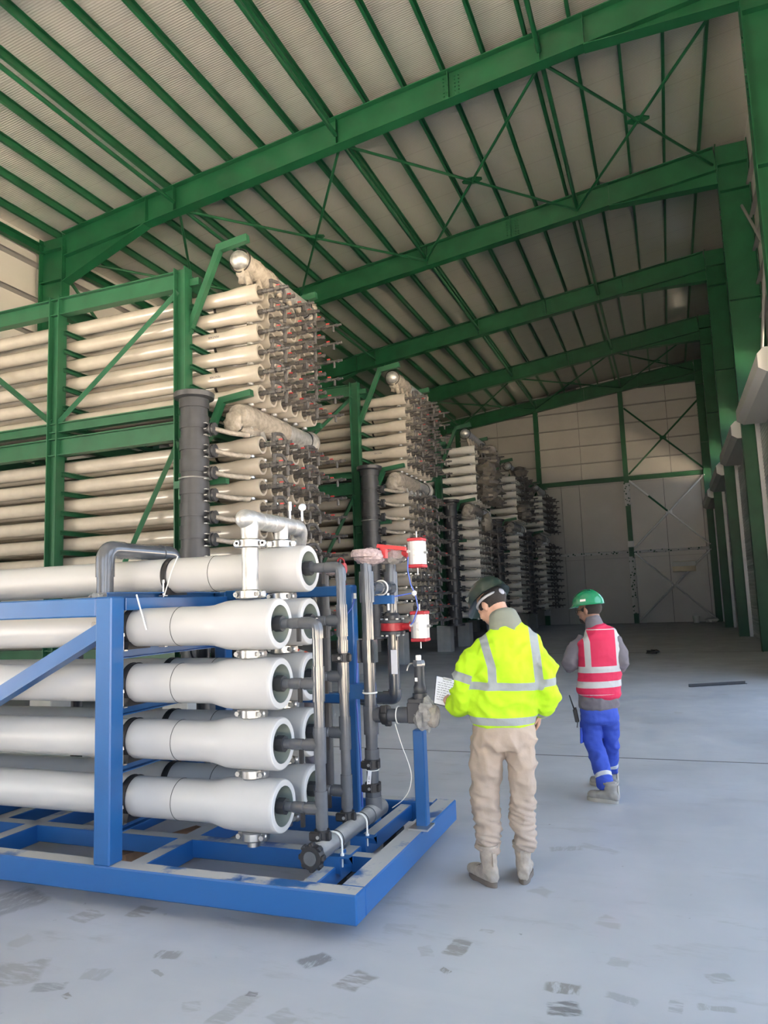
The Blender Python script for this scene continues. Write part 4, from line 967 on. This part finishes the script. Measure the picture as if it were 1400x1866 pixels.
def cloth(name, col, tapecol=None, rough=0.8, bump=0.10, scale=90, emis=0):
    m = mat(name, col, rough, bump=bump, bump_scale=scale, noise_amt=0.10, noise_scale=5)
    nt = m.node_tree; b = nt.nodes['Principled BSDF']
    if tapecol:
        at = nt.nodes.new('ShaderNodeAttribute'); at.attribute_name = 'tape'
        g = nt.nodes.new('ShaderNodeMath'); g.operation = 'GREATER_THAN'; g.inputs[1].default_value = 0.0
        nt.links.new(at.outputs['Fac'], g.inputs[0])
        mx = nt.nodes.new('ShaderNodeMix'); mx.data_type = 'RGBA'
        src = b.inputs['Base Color'].links[0].from_socket
        nt.links.new(src, mx.inputs['A']); mx.inputs['B'].default_value = (*tapecol, 1)
        nt.links.new(g.outputs[0], mx.inputs['Factor']); nt.links.new(mx.outputs['Result'], b.inputs['Base Color'])
    return m
cloth('hivis', (0.43, 0.72, 0.010), (0.27, 0.30, 0.305))
cloth('vest_red', (0.55, 0.016, 0.075), (0.42, 0.43, 0.44), 0.75)
cloth('vest_orange', (0.70, 0.07, 0.03), (0.30, 0.29, 0.28), 0.75)
cloth('khaki', (0.39, 0.315, 0.255)); cloth('work_blue', (0.028, 0.07, 0.42), (0.5, 0.51, 0.53)); cloth('grey_cloth', (0.135, 0.125, 0.145)); cloth('collar_grey', (0.20, 0.215, 0.175)); cloth('dark_knit', (0.05, 0.055, 0.05))
mat('skin_a', (0.48, 0.28, 0.20), 0.5, noise_amt=0.12, noise_scale=30); mat('skin_b', (0.24, 0.125, 0.085), 0.5, noise_amt=0.15, noise_scale=30)
mat('hair', (0.018, 0.014, 0.012), 0.7, bump=0.6, bump_scale=220); mat('glove', (0.05, 0.055, 0.05), 0.7)
mat('boot_suede', (0.43, 0.365, 0.30), 0.85, noise_amt=0.25, noise_scale=25, bump=0.2, bump_scale=120); mat('sole', (0.17, 0.135, 0.105), 0.7); mat('sole_b', (0.42, 0.38, 0.33), 0.7)
mat('boot_grey', (0.34, 0.315, 0.285), 0.8, noise_amt=0.2, noise_scale=25)
mat('helmet_dark', (0.010, 0.024, 0.020), 0.28, coat=0.25); mat('helmet_green', (0.005, 0.20, 0.085), 0.18, coat=0.6); mat('helmet_white', (0.75, 0.75, 0.73), 0.3); mat('strap_pale', (0.30, 0.30, 0.33), 0.5)

def folds(amp, sx=1.0, sz=1.0, seed=0.0, fine=0.4):
    def f(p, n):
        q = Vector((p.x*7*sx+seed, p.y*7*sx, p.z*10*sz + p.x*4))
        a = 1-abs(noise.noise(q))*2.6; a = a if a < .55 else .55+(a-.55)*1.6
        c = noise.noise(Vector((p.x*22+seed, p.y*22, p.z*30*sz)))
        return amp*(a*0.7-0.35) + amp*fine*c
    return f
def head_parts(r, Mh, skin, beard=False, hair=True, glasses=False):
    """chains of a head in head space -> person space (x right, y face, z up)"""
    def T(p): return Mh @ Vector(p)
    hb = MB()
    def ch(pts, rad, sub=3, seg=16): chain(hb, [T(p) for p in pts], rad, Mh.to_3x3() @ Vector((1,0,0)), seg, sub)
    hb2 = []
    def ball(c, rad):
        t = MB().ball((0,0,0), rad, 18, 12); hb.add([T(Vector(c)+v) for v in t.v], t.f)
    ball((0,-.012,.035), (.078,.098,.092)); ball((0,.018,-.035), (.066,.078,.088))     # skull, face
    ball((0,.055,-.088), (.036,.036,.030)); ball((0,.012,-.075),(.058,.062,.045))        # chin, jaw
    ch([(0,.092,.012),(0,.108,-.018),(0,.104,-.030)], [.010,.014,.010])                 # nose
    ball((.016,.098,-.030),(.009,.010,.008)); ball((-.016,.098,-.030),(.009,.010,.008))
    ch([(-.036,.080,.020),(0,.088,.024),(.036,.080,.020)], [.011,.012,.011])           # brow
    ch([(-.022,.085,-.058),(0,.092,-.058),(.022,.085,-.058)], [.006,.010,.006])         # lips
    for e in (-1, 1):
        ball((e*.033,.078,.004),(.014,.012,.010)); ball((e*.045,.060,-.025),(.022,.026,.022))
        ball((e*.078,-.008,-.008),(.010,.020,.032))                                     # ears
    return hb, T, ch
def hand(b, wrist, direc, palm_n, side, curl=0.7, s=1.0, spread=0.12):
    """palm with four fingers and a thumb; direc along the hand, palm_n out of the palm, side = +1/-1 thumb side"""
    d = Vector(direc).normalized(); n = Vector(palm_n); n = (n - d*n.dot(d)).normalized(); x = d.cross(n)*side
    w0 = Vector(wrist)
    chain(b, [w0, w0+d*.045*s, w0+d*.085*s], [(.026*s,.019*s),(.038*s,.016*s),(.036*s,.013*s)], x, 14, 3)
    for k, (off, ln) in enumerate(((.028,.070),(.010,.080),(-.009,.074),(-.027,.058))):
        p = w0 + d*.082*s + x*off*s; pts = [p - d*.02*s]; dirn = (d + x*off*spread*10).normalized(); a = 0.0
        pts.append(p)
        for j, fr in enumerate((.45,.32,.23)):
            a += curl*(.55 if j == 0 else .75); q = (dirn*math.cos(a) + n*math.sin(a)).normalized(); pts.append(pts[-1] + q*ln*s*fr)
        chain(b, pts, [.0095*s,.0098*s,.0092*s,.0085*s,.0072*s], x, 10, 2)
    p = w0 + d*.022*s + x*.026*s
    chain(b, [p, p+(d*.5+x*.8+n*.25).normalized()*.035*s, p+(d*.5+x*.8+n*.25).normalized()*.035*s+(d*.85+x*.2+n*.5).normalized()*.032*s, p+(d*.5+x*.8+n*.25).normalized()*.035*s+(d*.8+n*.8).normalized()*.055*s], [.013*s,.0115*s,.0105*s,.008*s], d, 10, 2)
def helmet(par, Mh, m, brim=.045, tilt=0.0):
    """ribbed shell with a peak at the front; Mh head space"""
    vs = []; fs = []; seg = 40; rings = 12; R3 = Matrix.Rotation(tilt, 4, 'X')
    def pt(a, t):
        z = math.sin(t); r = math.cos(t)
        x, y = math.sin(a), math.cos(a)
        X = x*r*.118; Yv = y*r*(.148 if y > 0 else .142) - .004; Z = .055 + z*.125
        if abs(x*r) < .14: Z += .006*(1-abs(x*r)/.14)
        return Vector((X, Yv, Z))
    for i in range(rings+1):
        t = (PI/2)*i/rings
        for k in range(seg): vs.append(pt(2*PI*k/seg, t))
    for i in range(rings):
        for k in range(seg): fs.append((i*seg+k, i*seg+(k+1)%seg, (i+1)*seg+(k+1)%seg, (i+1)*seg+k))
    rim0 = len(vs)
    for k in range(seg):
        a = 2*PI*k/seg; f = max(0, math.cos(a)); e = .010 + brim*f**1.6
        p = pt(a, 0); vs.append(Vector((p.x*(1+.010/.118), p.y + (e if math.cos(a) > 0 else -.008)*abs(math.cos(a)), p.z - .010 - .014*f)))
    for k in range(seg): fs.append((k, rim0+k, rim0+(k+1)%seg, (k+1)%seg))
    in0 = len(vs)
    for k in range(seg):
        a = 2*PI*k/seg; p = pt(a, 0); vs.append(Vector((p.x*.955, p.y*.96, p.z-.008)))
    for k in range(seg): fs.append((rim0+k, in0+k, in0+(k+1)%seg, rim0+(k+1)%seg))
    top = len(vs); vs.append(Vector((0,0,.150)))
    for k in range(seg): fs.append((in0+k, top, in0+(k+1)%seg))
    b = MB().add([Mh @ (R3 @ v) for v in vs], fs)
    o = put('helmet', b.mesh('helmet', m, 50), par)
    return o
def on_head(Mh, b): b.v = [Mh @ v for v in b.v]; return b
def boot(par, ankle, toe_dir, m, msole, h=.22, L=.29, tilt=0.0, z0=0.0):
    """laced boot standing at ankle (x,y), pointing along toe_dir"""
    t = Vector((toe_dir[0], toe_dir[1], 0)).normalized(); s = Vector((t.y, -t.x, 0)); A = Vector((ankle[0], ankle[1], z0))
    b = MB()
    chain(b, [A+Vector((0,0,h)), A+Vector((0,0,h*.55))-t*.004, A+Vector((0,0,.075))-t*.012], [(.052,.060),(.046,.056),(.044,.066)], s, 16, 3)
    chain(b, [A-t*.052+Vector((0,0,.055)), A+t*.03+Vector((0,0,.060)), A+t*.10+Vector((0,0,.050)), A+t*.165+Vector((0,0,.046)), A+t*(L-.09)+Vector((0,0,.042))], [(.036,.040),(.042,.052),(.046,.042),(.050,.036),(.040,.028)], s, 16, 4)
    up = put('boot', fuse(b, 'boot', m, .008, 3, folds(.004, 2, 2)), par)
    sb = MB(); outl = []
    for k in range(28):
        a = 2*PI*k/28; y = math.cos(a); x = math.sin(a)
        w_ = .052 if y > 0 else .043
        outl.append(A + t*(.075 + y*(L*.5)) + s*x*w_*(1 - .12*(1-abs(y))*(1 if -.5 < y < .2 else 0)) + Vector((0,0,.001)))
    sb.prism(outl, (0,0,.030))
    put('sole', sb.mesh('sole', msole, 40), up)
    lc = MB()
    for k in range(4): q = A + t*(.055+.022*k) + Vector((0,0,.108-.012*k)); lc.tube(q - s*.024, q + s*.024, .0035, 6)
    o = put('laces', lc.mesh('laces', 'sole', 40), up); o['kind'] = 'stuff'
    cu = MB(); cu.lathe(A+Vector((0,0,h-.004))+t*0.0, (0,0,1), [(0,.058),(.0,.062),(.016,.062),(.016,.056)], 20); put('cuff', cu.mesh('cuff', m, 40), up)
    pt_ = MB().box(A - t*.058 + Vector((0,0,h*.72)), (.022,.022,.075), Euler((0,0,math.atan2(t.y,t.x)))); put('pull_tab', pt_.mesh('pull_tab', msole if msole != 'sole' else m, 0), up)
    return up
def band(v, lo, hi): return min(v-lo, hi-v)

# ---- person in the yellow jacket
b1 = Vector((-1.08, 4.62, 0)); th1 = math.atan2(1.08, 4.62)
p1 = root('person', 'person in yellow high-visibility jacket and dark helmet, reading a sheet of paper', 'person', b1)
p1.rotation_euler = (0, 0, th1)
Mh1 = Matrix.Translation((.030, .075, 1.650)) @ Euler((-.62, .0, .80)).to_matrix().to_4x4() @ Matrix.Scale(1.05, 4)
hb, T1, ch1 = head_parts(p1, Mh1, 'skin_a')
chain(hb, [(.105,-.005,1.42),(.095,.02,1.54),T1((0,-.03,-.02))], [.075,.060,.058], (1,0,0))
chain(hb, [(.06,0,.88),(.06,0,.95),(.09,0,1.2),(.115,0,1.38),(.115,0,1.44)], [(.15,.10),(.15,.10),(.16,.105),(.16,.10),(.08,.07)])
chain(hb, [(-.02,.0,1.36),(-.165,.01,1.09),(-.238,.14,1.003)], [.052,.042,.028], (0,1,0)); chain(hb, [(.25,0,1.36),(.325,-.01,1.22),(.335,-.01,1.10),(.288,.10,.985)], [.045,.042,.040,.028], (0,1,0))
chain(hb, [(-.02,0,.88),(-.060,0,.68),(-.076,0,.456),(-.073,-.03,.2),(-.073,-.045,.10)], [.07,.065,.048,.036,.032]); chain(hb, [(.13,0,.88),(.155,0,.68),(.143,.012,.456),(.14,.01,.2),(.136,.012,.10)], [.07,.065,.048,.036,.032])
hand(hb, (-.240,.145,1.002), (-.60,.75,.12), (.65,.42,.62), -1, .75)
hand(hb, (.286,.106,.982), (-.10,.25,-.95), (-.9,.2,0), -1, .8)
put('body', fuse(hb, 'body', 'skin_a', .0065, 2), p1)
jk = MB()
J1 = dict(torso=[(.055,0,.955),(.060,0,1.02),(.085,0,1.14),(.112,0,1.28),(.118,0,1.39),(.115,0,1.445),(.112,0,1.485),(.108,.0,1.515)])
JR = [.205,.213,.222,.218,.212,.190,.150,.110]; JD = [.150,.158,.162,.152,.136,.118,.098,.085]
chain(jk, J1['torso'], list(zip(JR, JD)), (1,.12,0), 28, 4)
LA = [(-.030,.005,1.395),(-.118,.01,1.27),(-.168,.01,1.10),(-.205,.07,1.045),(-.232,.125,1.01)]; RA = [(.262,.0,1.395),(.318,-.01,1.27),(.338,-.015,1.10),(.318,.04,1.035),(.296,.085,.992)]
chain(jk, LA, [.078,.094,.094,.082,.062], (0,1,0), 20, 4); chain(jk, RA, [.074,.082,.076,.068,.054], (0,1,0), 20, 4)
LAv = [Vector(p) for p in LA]; RAv = [Vector(p) for p in RA]
def limb_t(p, A):
    best = (9, 0)
    for i in range(len(A)-1):
        d, t = seg_info(p, A[i], A[i+1])
        if d < best[0]: best = (d, i+t)
    return best
def tape1(p):
    dl, tl = limb_t(p, LAv); dr, trr = limb_t(p, RAv); v = -1; TZ = J1['torso']; k = 0
    while k < len(TZ)-2 and p.z > TZ[k+1][2]: k += 1
    f = max(0, min(1, (p.z-TZ[k][2])/(TZ[k+1][2]-TZ[k][2]))); cx = TZ[k][0]*(1-f)+TZ[k+1][0]*f
    e = math.hypot((p.x-cx)/(JR[k]*(1-f)+JR[k+1]*f), p.y/(JD[k]*(1-f)+JD[k+1]*f))
    if p.z < .93: e = 9
    if dl/.094 < e - .04: v = max(v, band(tl, 1.22, 1.52)*.15, band(tl, 3.62, 3.9)*.15)
    elif dr/.080 < e - .04: v = max(v, band(trr, 1.42, 1.68)*.15, band(trr, 3.45, 3.95)*.15)
    else:
        zz = p.z + .03*(p.x-.1)
        v = max(v, band(zz, 1.143, 1.190), band(p.z + .02*p.x, .938, .985))
    if p.z > 1.16 and p.z < 1.56 and p.y < .06:
        k = (p.z-1.16)/.34
        xl = .005 - .055*max(0, k-.35)/.65; xr = .288 - .02*k
        if p.x > -.08 and p.x < .32: v = max(v, band(p.x, xl-.026, xl+.026), band(p.x, xr-.026, xr+.026))
    return v
def jf1(p, n):
    k = max(0, min(1, (1.49-p.z)/.06))*max(.25, min(1, (p.z-.95)/.08))
    return folds(.024, .8, .8, 3.3, .45)(p, n)*k
put('jacket', fuse(jk, 'jacket', 'hivis', .0095, 3, jf1, tape1), p1)
cb = MB(); chain(cb, [(.110,.0,1.475),(.104,.008,1.53),(.095,.02,1.59)], [(.124,.098),(.104,.090),(.090,.086)], (1,.1,0), 24, 4)
put('collar', fuse(cb, 'collar', 'collar_grey', .008, 2, folds(.005, 1.5, 1)), p1)
cb = MB(); chain(cb, [(.094,.024,1.570),(.09,.03,1.592)], [(.072,.072),(.066,.066)], (1,.1,0), 24, 3); put('inner_collar', fuse(cb, 'inner_collar', 'dark_knit', .008, 2), p1)
for A, rr in (((-.285,.24,1.0), .040), ((.290,.098,.985), .040)):
    pass
tr = MB()
chain(tr, [(.058,0,.98),(.058,0,.90),(.058,-.01,.82)], [(.170,.120),(.194,.140),(.195,.138)], (1,.05,0), 24, 4)
chain(tr, [(-.035,-.005,.83),(-.060,0,.68),(-.076,.005,.50),(-.073,0,.38),(-.068,-.01,.28),(-.073,-.03,.195)], [.106,.098,.081,.080,.074,.064], (1,0,0), 20, 5)
chain(tr, [(.152,-.005,.83),(.158,.0,.68),(.148,.012,.50),(.142,.015,.38),(.146,.01,.28),(.142,.005,.21)], [.104,.090,.077,.076,.066,.062], (1,0,0), 20, 5)
def tf1(p, n):
    low = max(0.0, min(1.0, (.62-p.z)/.35)); lc = 1-abs(noise.noise(Vector((p.x*6, p.y*6+4, p.z*26 + p.x*9))))*2
    return folds(.017, .9, .7, 9.1, .6)(p, n)*(1-.5*low)*max(0, min(1, (.93-p.z)/.08)) + low*.022*(lc-.4)
put('trousers', fuse(tr, 'trousers', 'khaki', .0085, 2, tf1), p1)
boot(p1, (-.073,-.045), (-.50,.80), 'boot_suede', 'sole'); boot(p1, (.135,.02), (.10,1), 'boot_suede', 'sole')
hl = helmet(p1, Mh1, 'helmet_dark', .028)
b = on_head(Mh1, MB().ring((0,-.012,.030), (0,0,1), .094, .008, 28, 8)); put('headband', b.mesh('headband', 'strap_pale', 40), hl)
b = on_head(Mh1, MB().lathe((0,-.104,.022), (0,-1,0), [(0,.021),(.014,.021),(.018,.016)], 16)); put('ratchet_knob', b.mesh('ratchet_knob', 'strap_pale', 40), hl)
b = on_head(Mh1, MB().ball((0,-.018,.028), (.082,.103,.078), 18, 10)); put('hair', b.mesh('hair', 'hair', 60), p1)
for e in (-1, 1):
    b = on_head(Mh1, MB().box((e*.098,.055,.095), (.012,.045,.03), Euler((0,e*.5,e*-.5)), bev=.006)); put('vent', b.mesh('vent', 'helmet_dark', 30), hl)
# sheet on a clipboard in the left hand
MP = Matrix.Translation(b1) @ Matrix.Rotation(th1, 4, 'Z') @ Matrix.Translation((-.300,.275,1.095)) @ Euler((-.62,.0,.42)).to_matrix().to_4x4() @ Euler((0,.33,0)).to_matrix().to_4x4()
def at_m(b): b.v = [MP @ v for v in b.v]; return b
cbd = root('clipboard', 'clipboard with a handwritten white sheet held by the person in yellow', 'clipboard', MP.translation)
at_m(MB().box((0,.006,0), (.155,.004,.215), bev=.001)).build('board', 'pvc', cbd, 0)
sh = at_m(MB().box((0,.002,.0), (.148,.002,.205))).build('paper_sheet', 'paper', cbd, 0)
at_m(MB().box((0,0,.098), (.06,.010,.018), bev=.003)).build('clip', 'alu', cbd, 0)
rnd = random.Random(5); wl_ = MB()
for k in range(9):
    x = -.062; z = .075-.018*k
    if k == 0: x = -.03
    while x < .055 - .03*rnd.random()*(k % 3):
        l = .008+.014*rnd.random(); wl_.box((x+l/2, .0006, z+.002*rnd.random()), (l,.0006,.0028)); x += l + .006
o = at_m(wl_).build('handwriting', 'ink', cbd, 0); o['kind'] = 'stuff'

# ---- person in the red vest
b2 = Vector((-.62, 6.75, 0)); th2 = math.atan2(.62, 6.75)
p2r = root('person', 'person walking away in red reflective vest, blue trousers and green helmet', 'person', b2)
p2r.rotation_euler = (0, 0, th2)
Mh2 = Matrix.Translation((-.058, .045, 1.562)) @ Euler((-.08, 0, 1.08)).to_matrix().to_4x4()
hb, T2, ch2 = head_parts(p2r, Mh2, 'skin_b')
chain(hb, [(-.01,.0,1.36),(-.022,.018,1.46),T2((0,-.03,-.03))], [.07,.058,.056])
chain(hb, [(-.03,0,.74),(-.02,0,.90),(.0,0,1.1),(.005,0,1.28),(0,0,1.36)], [(.13,.09),(.13,.09),(.14,.10),(.15,.095),(.08,.07)])
chain(hb, [(-.13,0,1.30),(-.205,-.01,1.2),(-.240,-.01,1.10),(-.16,.18,1.13)], [.036,.036,.034,.027], (0,1,0)); chain(hb, [(.135,0,1.29),(.17,0,1.19),(.178,.0,1.09),(.09,.18,1.12)], [.034,.034,.032,.027], (0,1,0))
chain(hb, [(-.10,.0,.70),(-.105,.03,.53),(-.088,.02,.41),(-.045,-.08,.27),(-.004,-.19,.11)], [.06,.055,.042,.036,.03]); chain(hb, [(.045,.0,.70),(.050,.07,.53),(.050,.12,.41),(.042,.20,.28),(.034,.28,.11)], [.06,.052,.042,.036,.03])
hand(hb, (-.155,.185,1.13), (.55,.75,.1), (.6,-.3,.5), 1, .9); hand(hb, (.085,.185,1.12), (-.55,.75,.1), (-.6,-.3,.5), -1, .9)
put('body', fuse(hb, 'body', 'skin_b', .0065, 2), p2r)
T2s = [(-.030,0,.755),(-.025,0,.86),(-.005,0,1.0),(.010,0,1.15),(.010,0,1.28),(.002,0,1.345),(-.015,0,1.395)]
def jacket2(grow, z0, arms):
    b = MB(); pts = [p for p in T2s if p[2] >= z0-.001]; rad = [(.176,.125),(.178,.128),(.170,.128),(.178,.128),(.182,.118),(.150,.098),(.090,.075)][len(T2s)-len(pts):]
    chain(b, pts, [(a+grow, c+grow) for a, c in rad], (1,.35,0), 26, 4)
    if arms:
        chain(b, [(-.125,.005,1.300),(-.205,-.01,1.21),(-.248,-.015,1.10),(-.215,.08,1.10),(-.17,.155,1.125)], [.066,.074,.072,.060,.045], (0,1,0), 18, 4)
        chain(b, [(.140,.01,1.295),(.178,-.0,1.20),(.186,-.005,1.09),(.145,.08,1.09),(.10,.155,1.115)], [.062,.062,.058,.052,.043], (0,1,0), 18, 4)
    return b
put('jacket', fuse(jacket2(0, .7, True), 'jacket', 'grey_cloth', .009, 3, folds(.010, 1, 1, 5.5)), p2r)
def tape2(p):
    zz = p.z - .02*p.x
    v = max(band(zz, 1.038, 1.090), band(zz, .912, .966), band(zz, .852, .858))
    if p.z > 1.06: v = max(v, band(p.x, -.118, -.066) if p.z < 1.30 else band(p.x, -.118-(p.z-1.30)*.3, -.066-(p.z-1.30)*.3), band(p.x, .142, .190))
    v = max(v, band(p.z, 1.395, 1.402))
    return v
vb2 = jacket2(.016, .85, False)
put('vest', fuse(vb2, 'vest', 'vest_red', .0085, 2, folds(.006, 1, 1, 2.5), tape2), p2r)
cb = MB(); chain(cb, [(-.012,.004,1.375),(-.020,.012,1.43),(-.028,.02,1.485)], [(.095,.085),(.078,.078),(.068,.070)], (1,.3,0), 22, 4); put('collar', fuse(cb, 'collar', 'grey_cloth', .008, 2, folds(.006, 1.5, 1.5)), p2r)
tr = MB()
chain(tr, [(-.03,0,.78),(-.033,0,.70),(-.033,0,.64)], [(.145,.100),(.164,.116),(.160,.116)], (1,.3,0), 22, 4)
chain(tr, [(-.105,.0,.66),(-.105,.03,.53),(-.088,.02,.41),(-.045,-.08,.27),(-.008,-.18,.13)], [.092,.084,.074,.072,.074], (1,.3,0), 20, 5)
chain(tr, [(.045,.0,.66),(.050,.07,.53),(.050,.12,.41),(.042,.20,.28),(.038,.27,.17)], [.086,.074,.066,.062,.062], (1,.3,0), 20, 5)
def tape3(p):
    a = Vector((-.045,-.08,.27)); c = Vector((-.008,-.18,.13)); d, t = seg_info(p, a, c); e, t2 = seg_info(p, Vector((.042,.20,.28)), Vector((.038,.27,.17)))
    return band(t, .46, .66)*.16 if d < e else band(t2, .36, .62)*.12
def tf2(p, n):
    low = max(0.0, min(1.0, (.30-p.z)/.15)); lc = 1-abs(noise.noise(Vector((p.x*6, p.y*6+4, p.z*30+p.x*9))))*2
    return folds(.015, .9, .8, 19.1)(p, n)*max(0, min(1, (.73-p.z)/.08)) + low*.008*(lc-.4)
put('trousers', fuse(tr, 'trousers', 'work_blue', .0085, 2, tf2, tape3), p2r)
ck = MB().box((-.180,.01,.50), (.014,.10,.13), Euler((0,.05,-.35)), bev=.005); put('cargo_pocket', ck.mesh('cargo_pocket', 'work_blue', 30), p2r)
boot(p2r, (.02,-.215), (-.85,.35), 'boot_grey', 'sole_b', .15, .27); boot(p2r, (.03,.29), (-.80,.42), 'boot_grey', 'sole_b', .15, .27)
hl = helmet(p2r, Mh2, 'helmet_green', .03)
b = on_head(Mh2, MB().box((.0,0,0), (.002,.050,.018), Euler((0,.0,0)))); b = MB().box((-.1165,-.018,.088), (.003,.052,.018), Euler((0,.17,0))); put('sticker', on_head(Mh2, b).mesh('sticker', 'white_plastic', 0), hl)
b = on_head(Mh2, MB().ball((0,-.022,.020), (.081,.100,.080), 18, 10)); put('hair', b.mesh('hair', 'hair', 60), p2r)
b = on_head(Mh2, MB().ball((0,.048,-.078), (.050,.052,.042), 16, 10)); put('beard', b.mesh('beard', 'hair', 60), p2r)
b = on_head(Mh2, MB().ring((.036,.103,.006),(.15,1,0),.022,.003,16,6).ring((-.036,.103,.006),(-.15,1,0),.022,.003,16,6).tube((-.014,.107,.008),(.014,.107,.008),.003,6).tube((-.060,.095,.008),(-.086,.0,.008),.003,6).tube((.060,.095,.008),(.086,.0,.008),.003,6)); put('glasses', b.mesh('glasses', 'black', 40), p2r)
M2 = Matrix.Translation(b2) @ Matrix.Rotation(th2, 4, 'Z')
rd = root('two_way_radio', 'black two-way radio with antenna on the hip of the person in the red vest', 'radio', M2 @ Vector((-.215,.0,.68)))
def at2(b): b.v = [M2 @ v for v in b.v]; return b
at2(MB().box((-.225,.0,.665), (.035,.055,.11), Euler((0,-.15,0)), bev=.006)).build('case', 'black', rd)
at2(MB().tube((-.238,.015,.715),(-.272,.02,.835),.007,8,.005)).build('antenna', 'black', rd)
at2(MB().tube((-.215,-.02,.62),(-.222,-.02,.565),.004,6)).build('strap', 'black', rd)
at2(MB().tube((-.225,-.015,.715),(-.228,-.015,.735),.010,8)).build('knob', 'black', rd)

# ---- person bending behind the skid, seen only through the gaps
b3 = Vector((-3.40, 6.5, 0))
p3 = root('person', 'person in red and orange vest bending over behind the blue skid', 'person', b3)
p3.rotation_euler = (0, 0, .35)
Mh3 = Matrix.Translation((-.52, .12, 1.20)) @ Euler((-1.1, 0, 1.57)).to_matrix().to_4x4()
hb, T3, ch3 = head_parts(p3, Mh3, 'skin_b')
chain(hb, [(-.28,.06,1.19),(-.38,.09,1.20),T3((0,-.03,-.02))], [.07,.058,.056], (0,1,0))
chain(hb, [(.16,0,.98),(.05,.02,1.10),(-.10,.04,1.16),(-.26,.06,1.18)], [(.13,.09),(.13,.09),(.15,.10),(.13,.08)], (0,1,0))
for e in (-1, 1):
    chain(hb, [(-.24,.06+e*.16,1.15),(-.28,.06+e*.2,.86),(-.36,.06+e*.12,.64)], [.045,.038,.027], (0,1,0))
    chain(hb, [(.15,e*.09,.95),(.09,e*.10,.52),(.13,e*.10,.10)], [.075,.046,.032], (0,1,0))
    hand(hb, (-.362,.06+e*.118,.635), (-.25,-e*.2,-.9), (.3,-e*.9,0), e, .8)
put('body', fuse(hb, 'body', 'skin_b', .008, 2), p3)
jb = MB(); chain(jb, [(.17,0,.98),(.06,.02,1.10),(-.09,.04,1.15),(-.25,.06,1.17)], [(.17,.12),(.18,.125),(.19,.125),(.15,.10)], (0,1,0), 22, 4)
for e in (-1, 1): chain(jb, [(-.23,.06+e*.15,1.13),(-.27,.06+e*.2,.87),(-.35,.06+e*.125,.66)], [.068,.060,.044], (0,1,0), 16, 4)
put('jacket', fuse(jb, 'jacket', 'grey_cloth', .011, 3, folds(.010, 1, 1, 1.5)), p3)
jb = MB(); chain(jb, [(.13,.005,1.03),(.06,.02,1.10),(-.09,.04,1.15),(-.25,.06,1.17)], [(.180,.135),(.192,.138),(.200,.138),(.150,.112)], (0,1,0), 22, 4)
put('vest', fuse(jb, 'vest', 'vest_orange', .010, 2, folds(.006, 1, 1, 7.5), lambda p: max(band(p.x, .0, .05), band(p.x, -.16, -.11), band(p.y, -.10, -.05))), p3)
tb = MB(); chain(tb, [(.18,0,1.02),(.16,0,.90)], [(.16,.12),(.16,.12)], (0,1,0), 18, 3)
for e in (-1, 1): chain(tb, [(.15,e*.085,.92),(.12,e*.1,.70),(.09,e*.1,.50),(.11,e*.1,.30),(.13,e*.1,.14)], [.095,.082,.07,.066,.062], (0,1,0), 16, 4)
put('trousers', fuse(tb, 'trousers', 'grey_cloth', .011, 2, folds(.009, 1, 1, 11)), p3)
for e in (-1, 1): boot(p3, (.13, e*.1), (-1, .1), 'boot_grey', 'sole_b', .14, .27)
helmet(p3, Mh3, 'helmet_white', .03)
b = on_head(Mh3, MB().ball((0,-.022,.020), (.081,.100,.080), 18, 10)); put('hair', b.mesh('hair', 'hair', 60), p3)
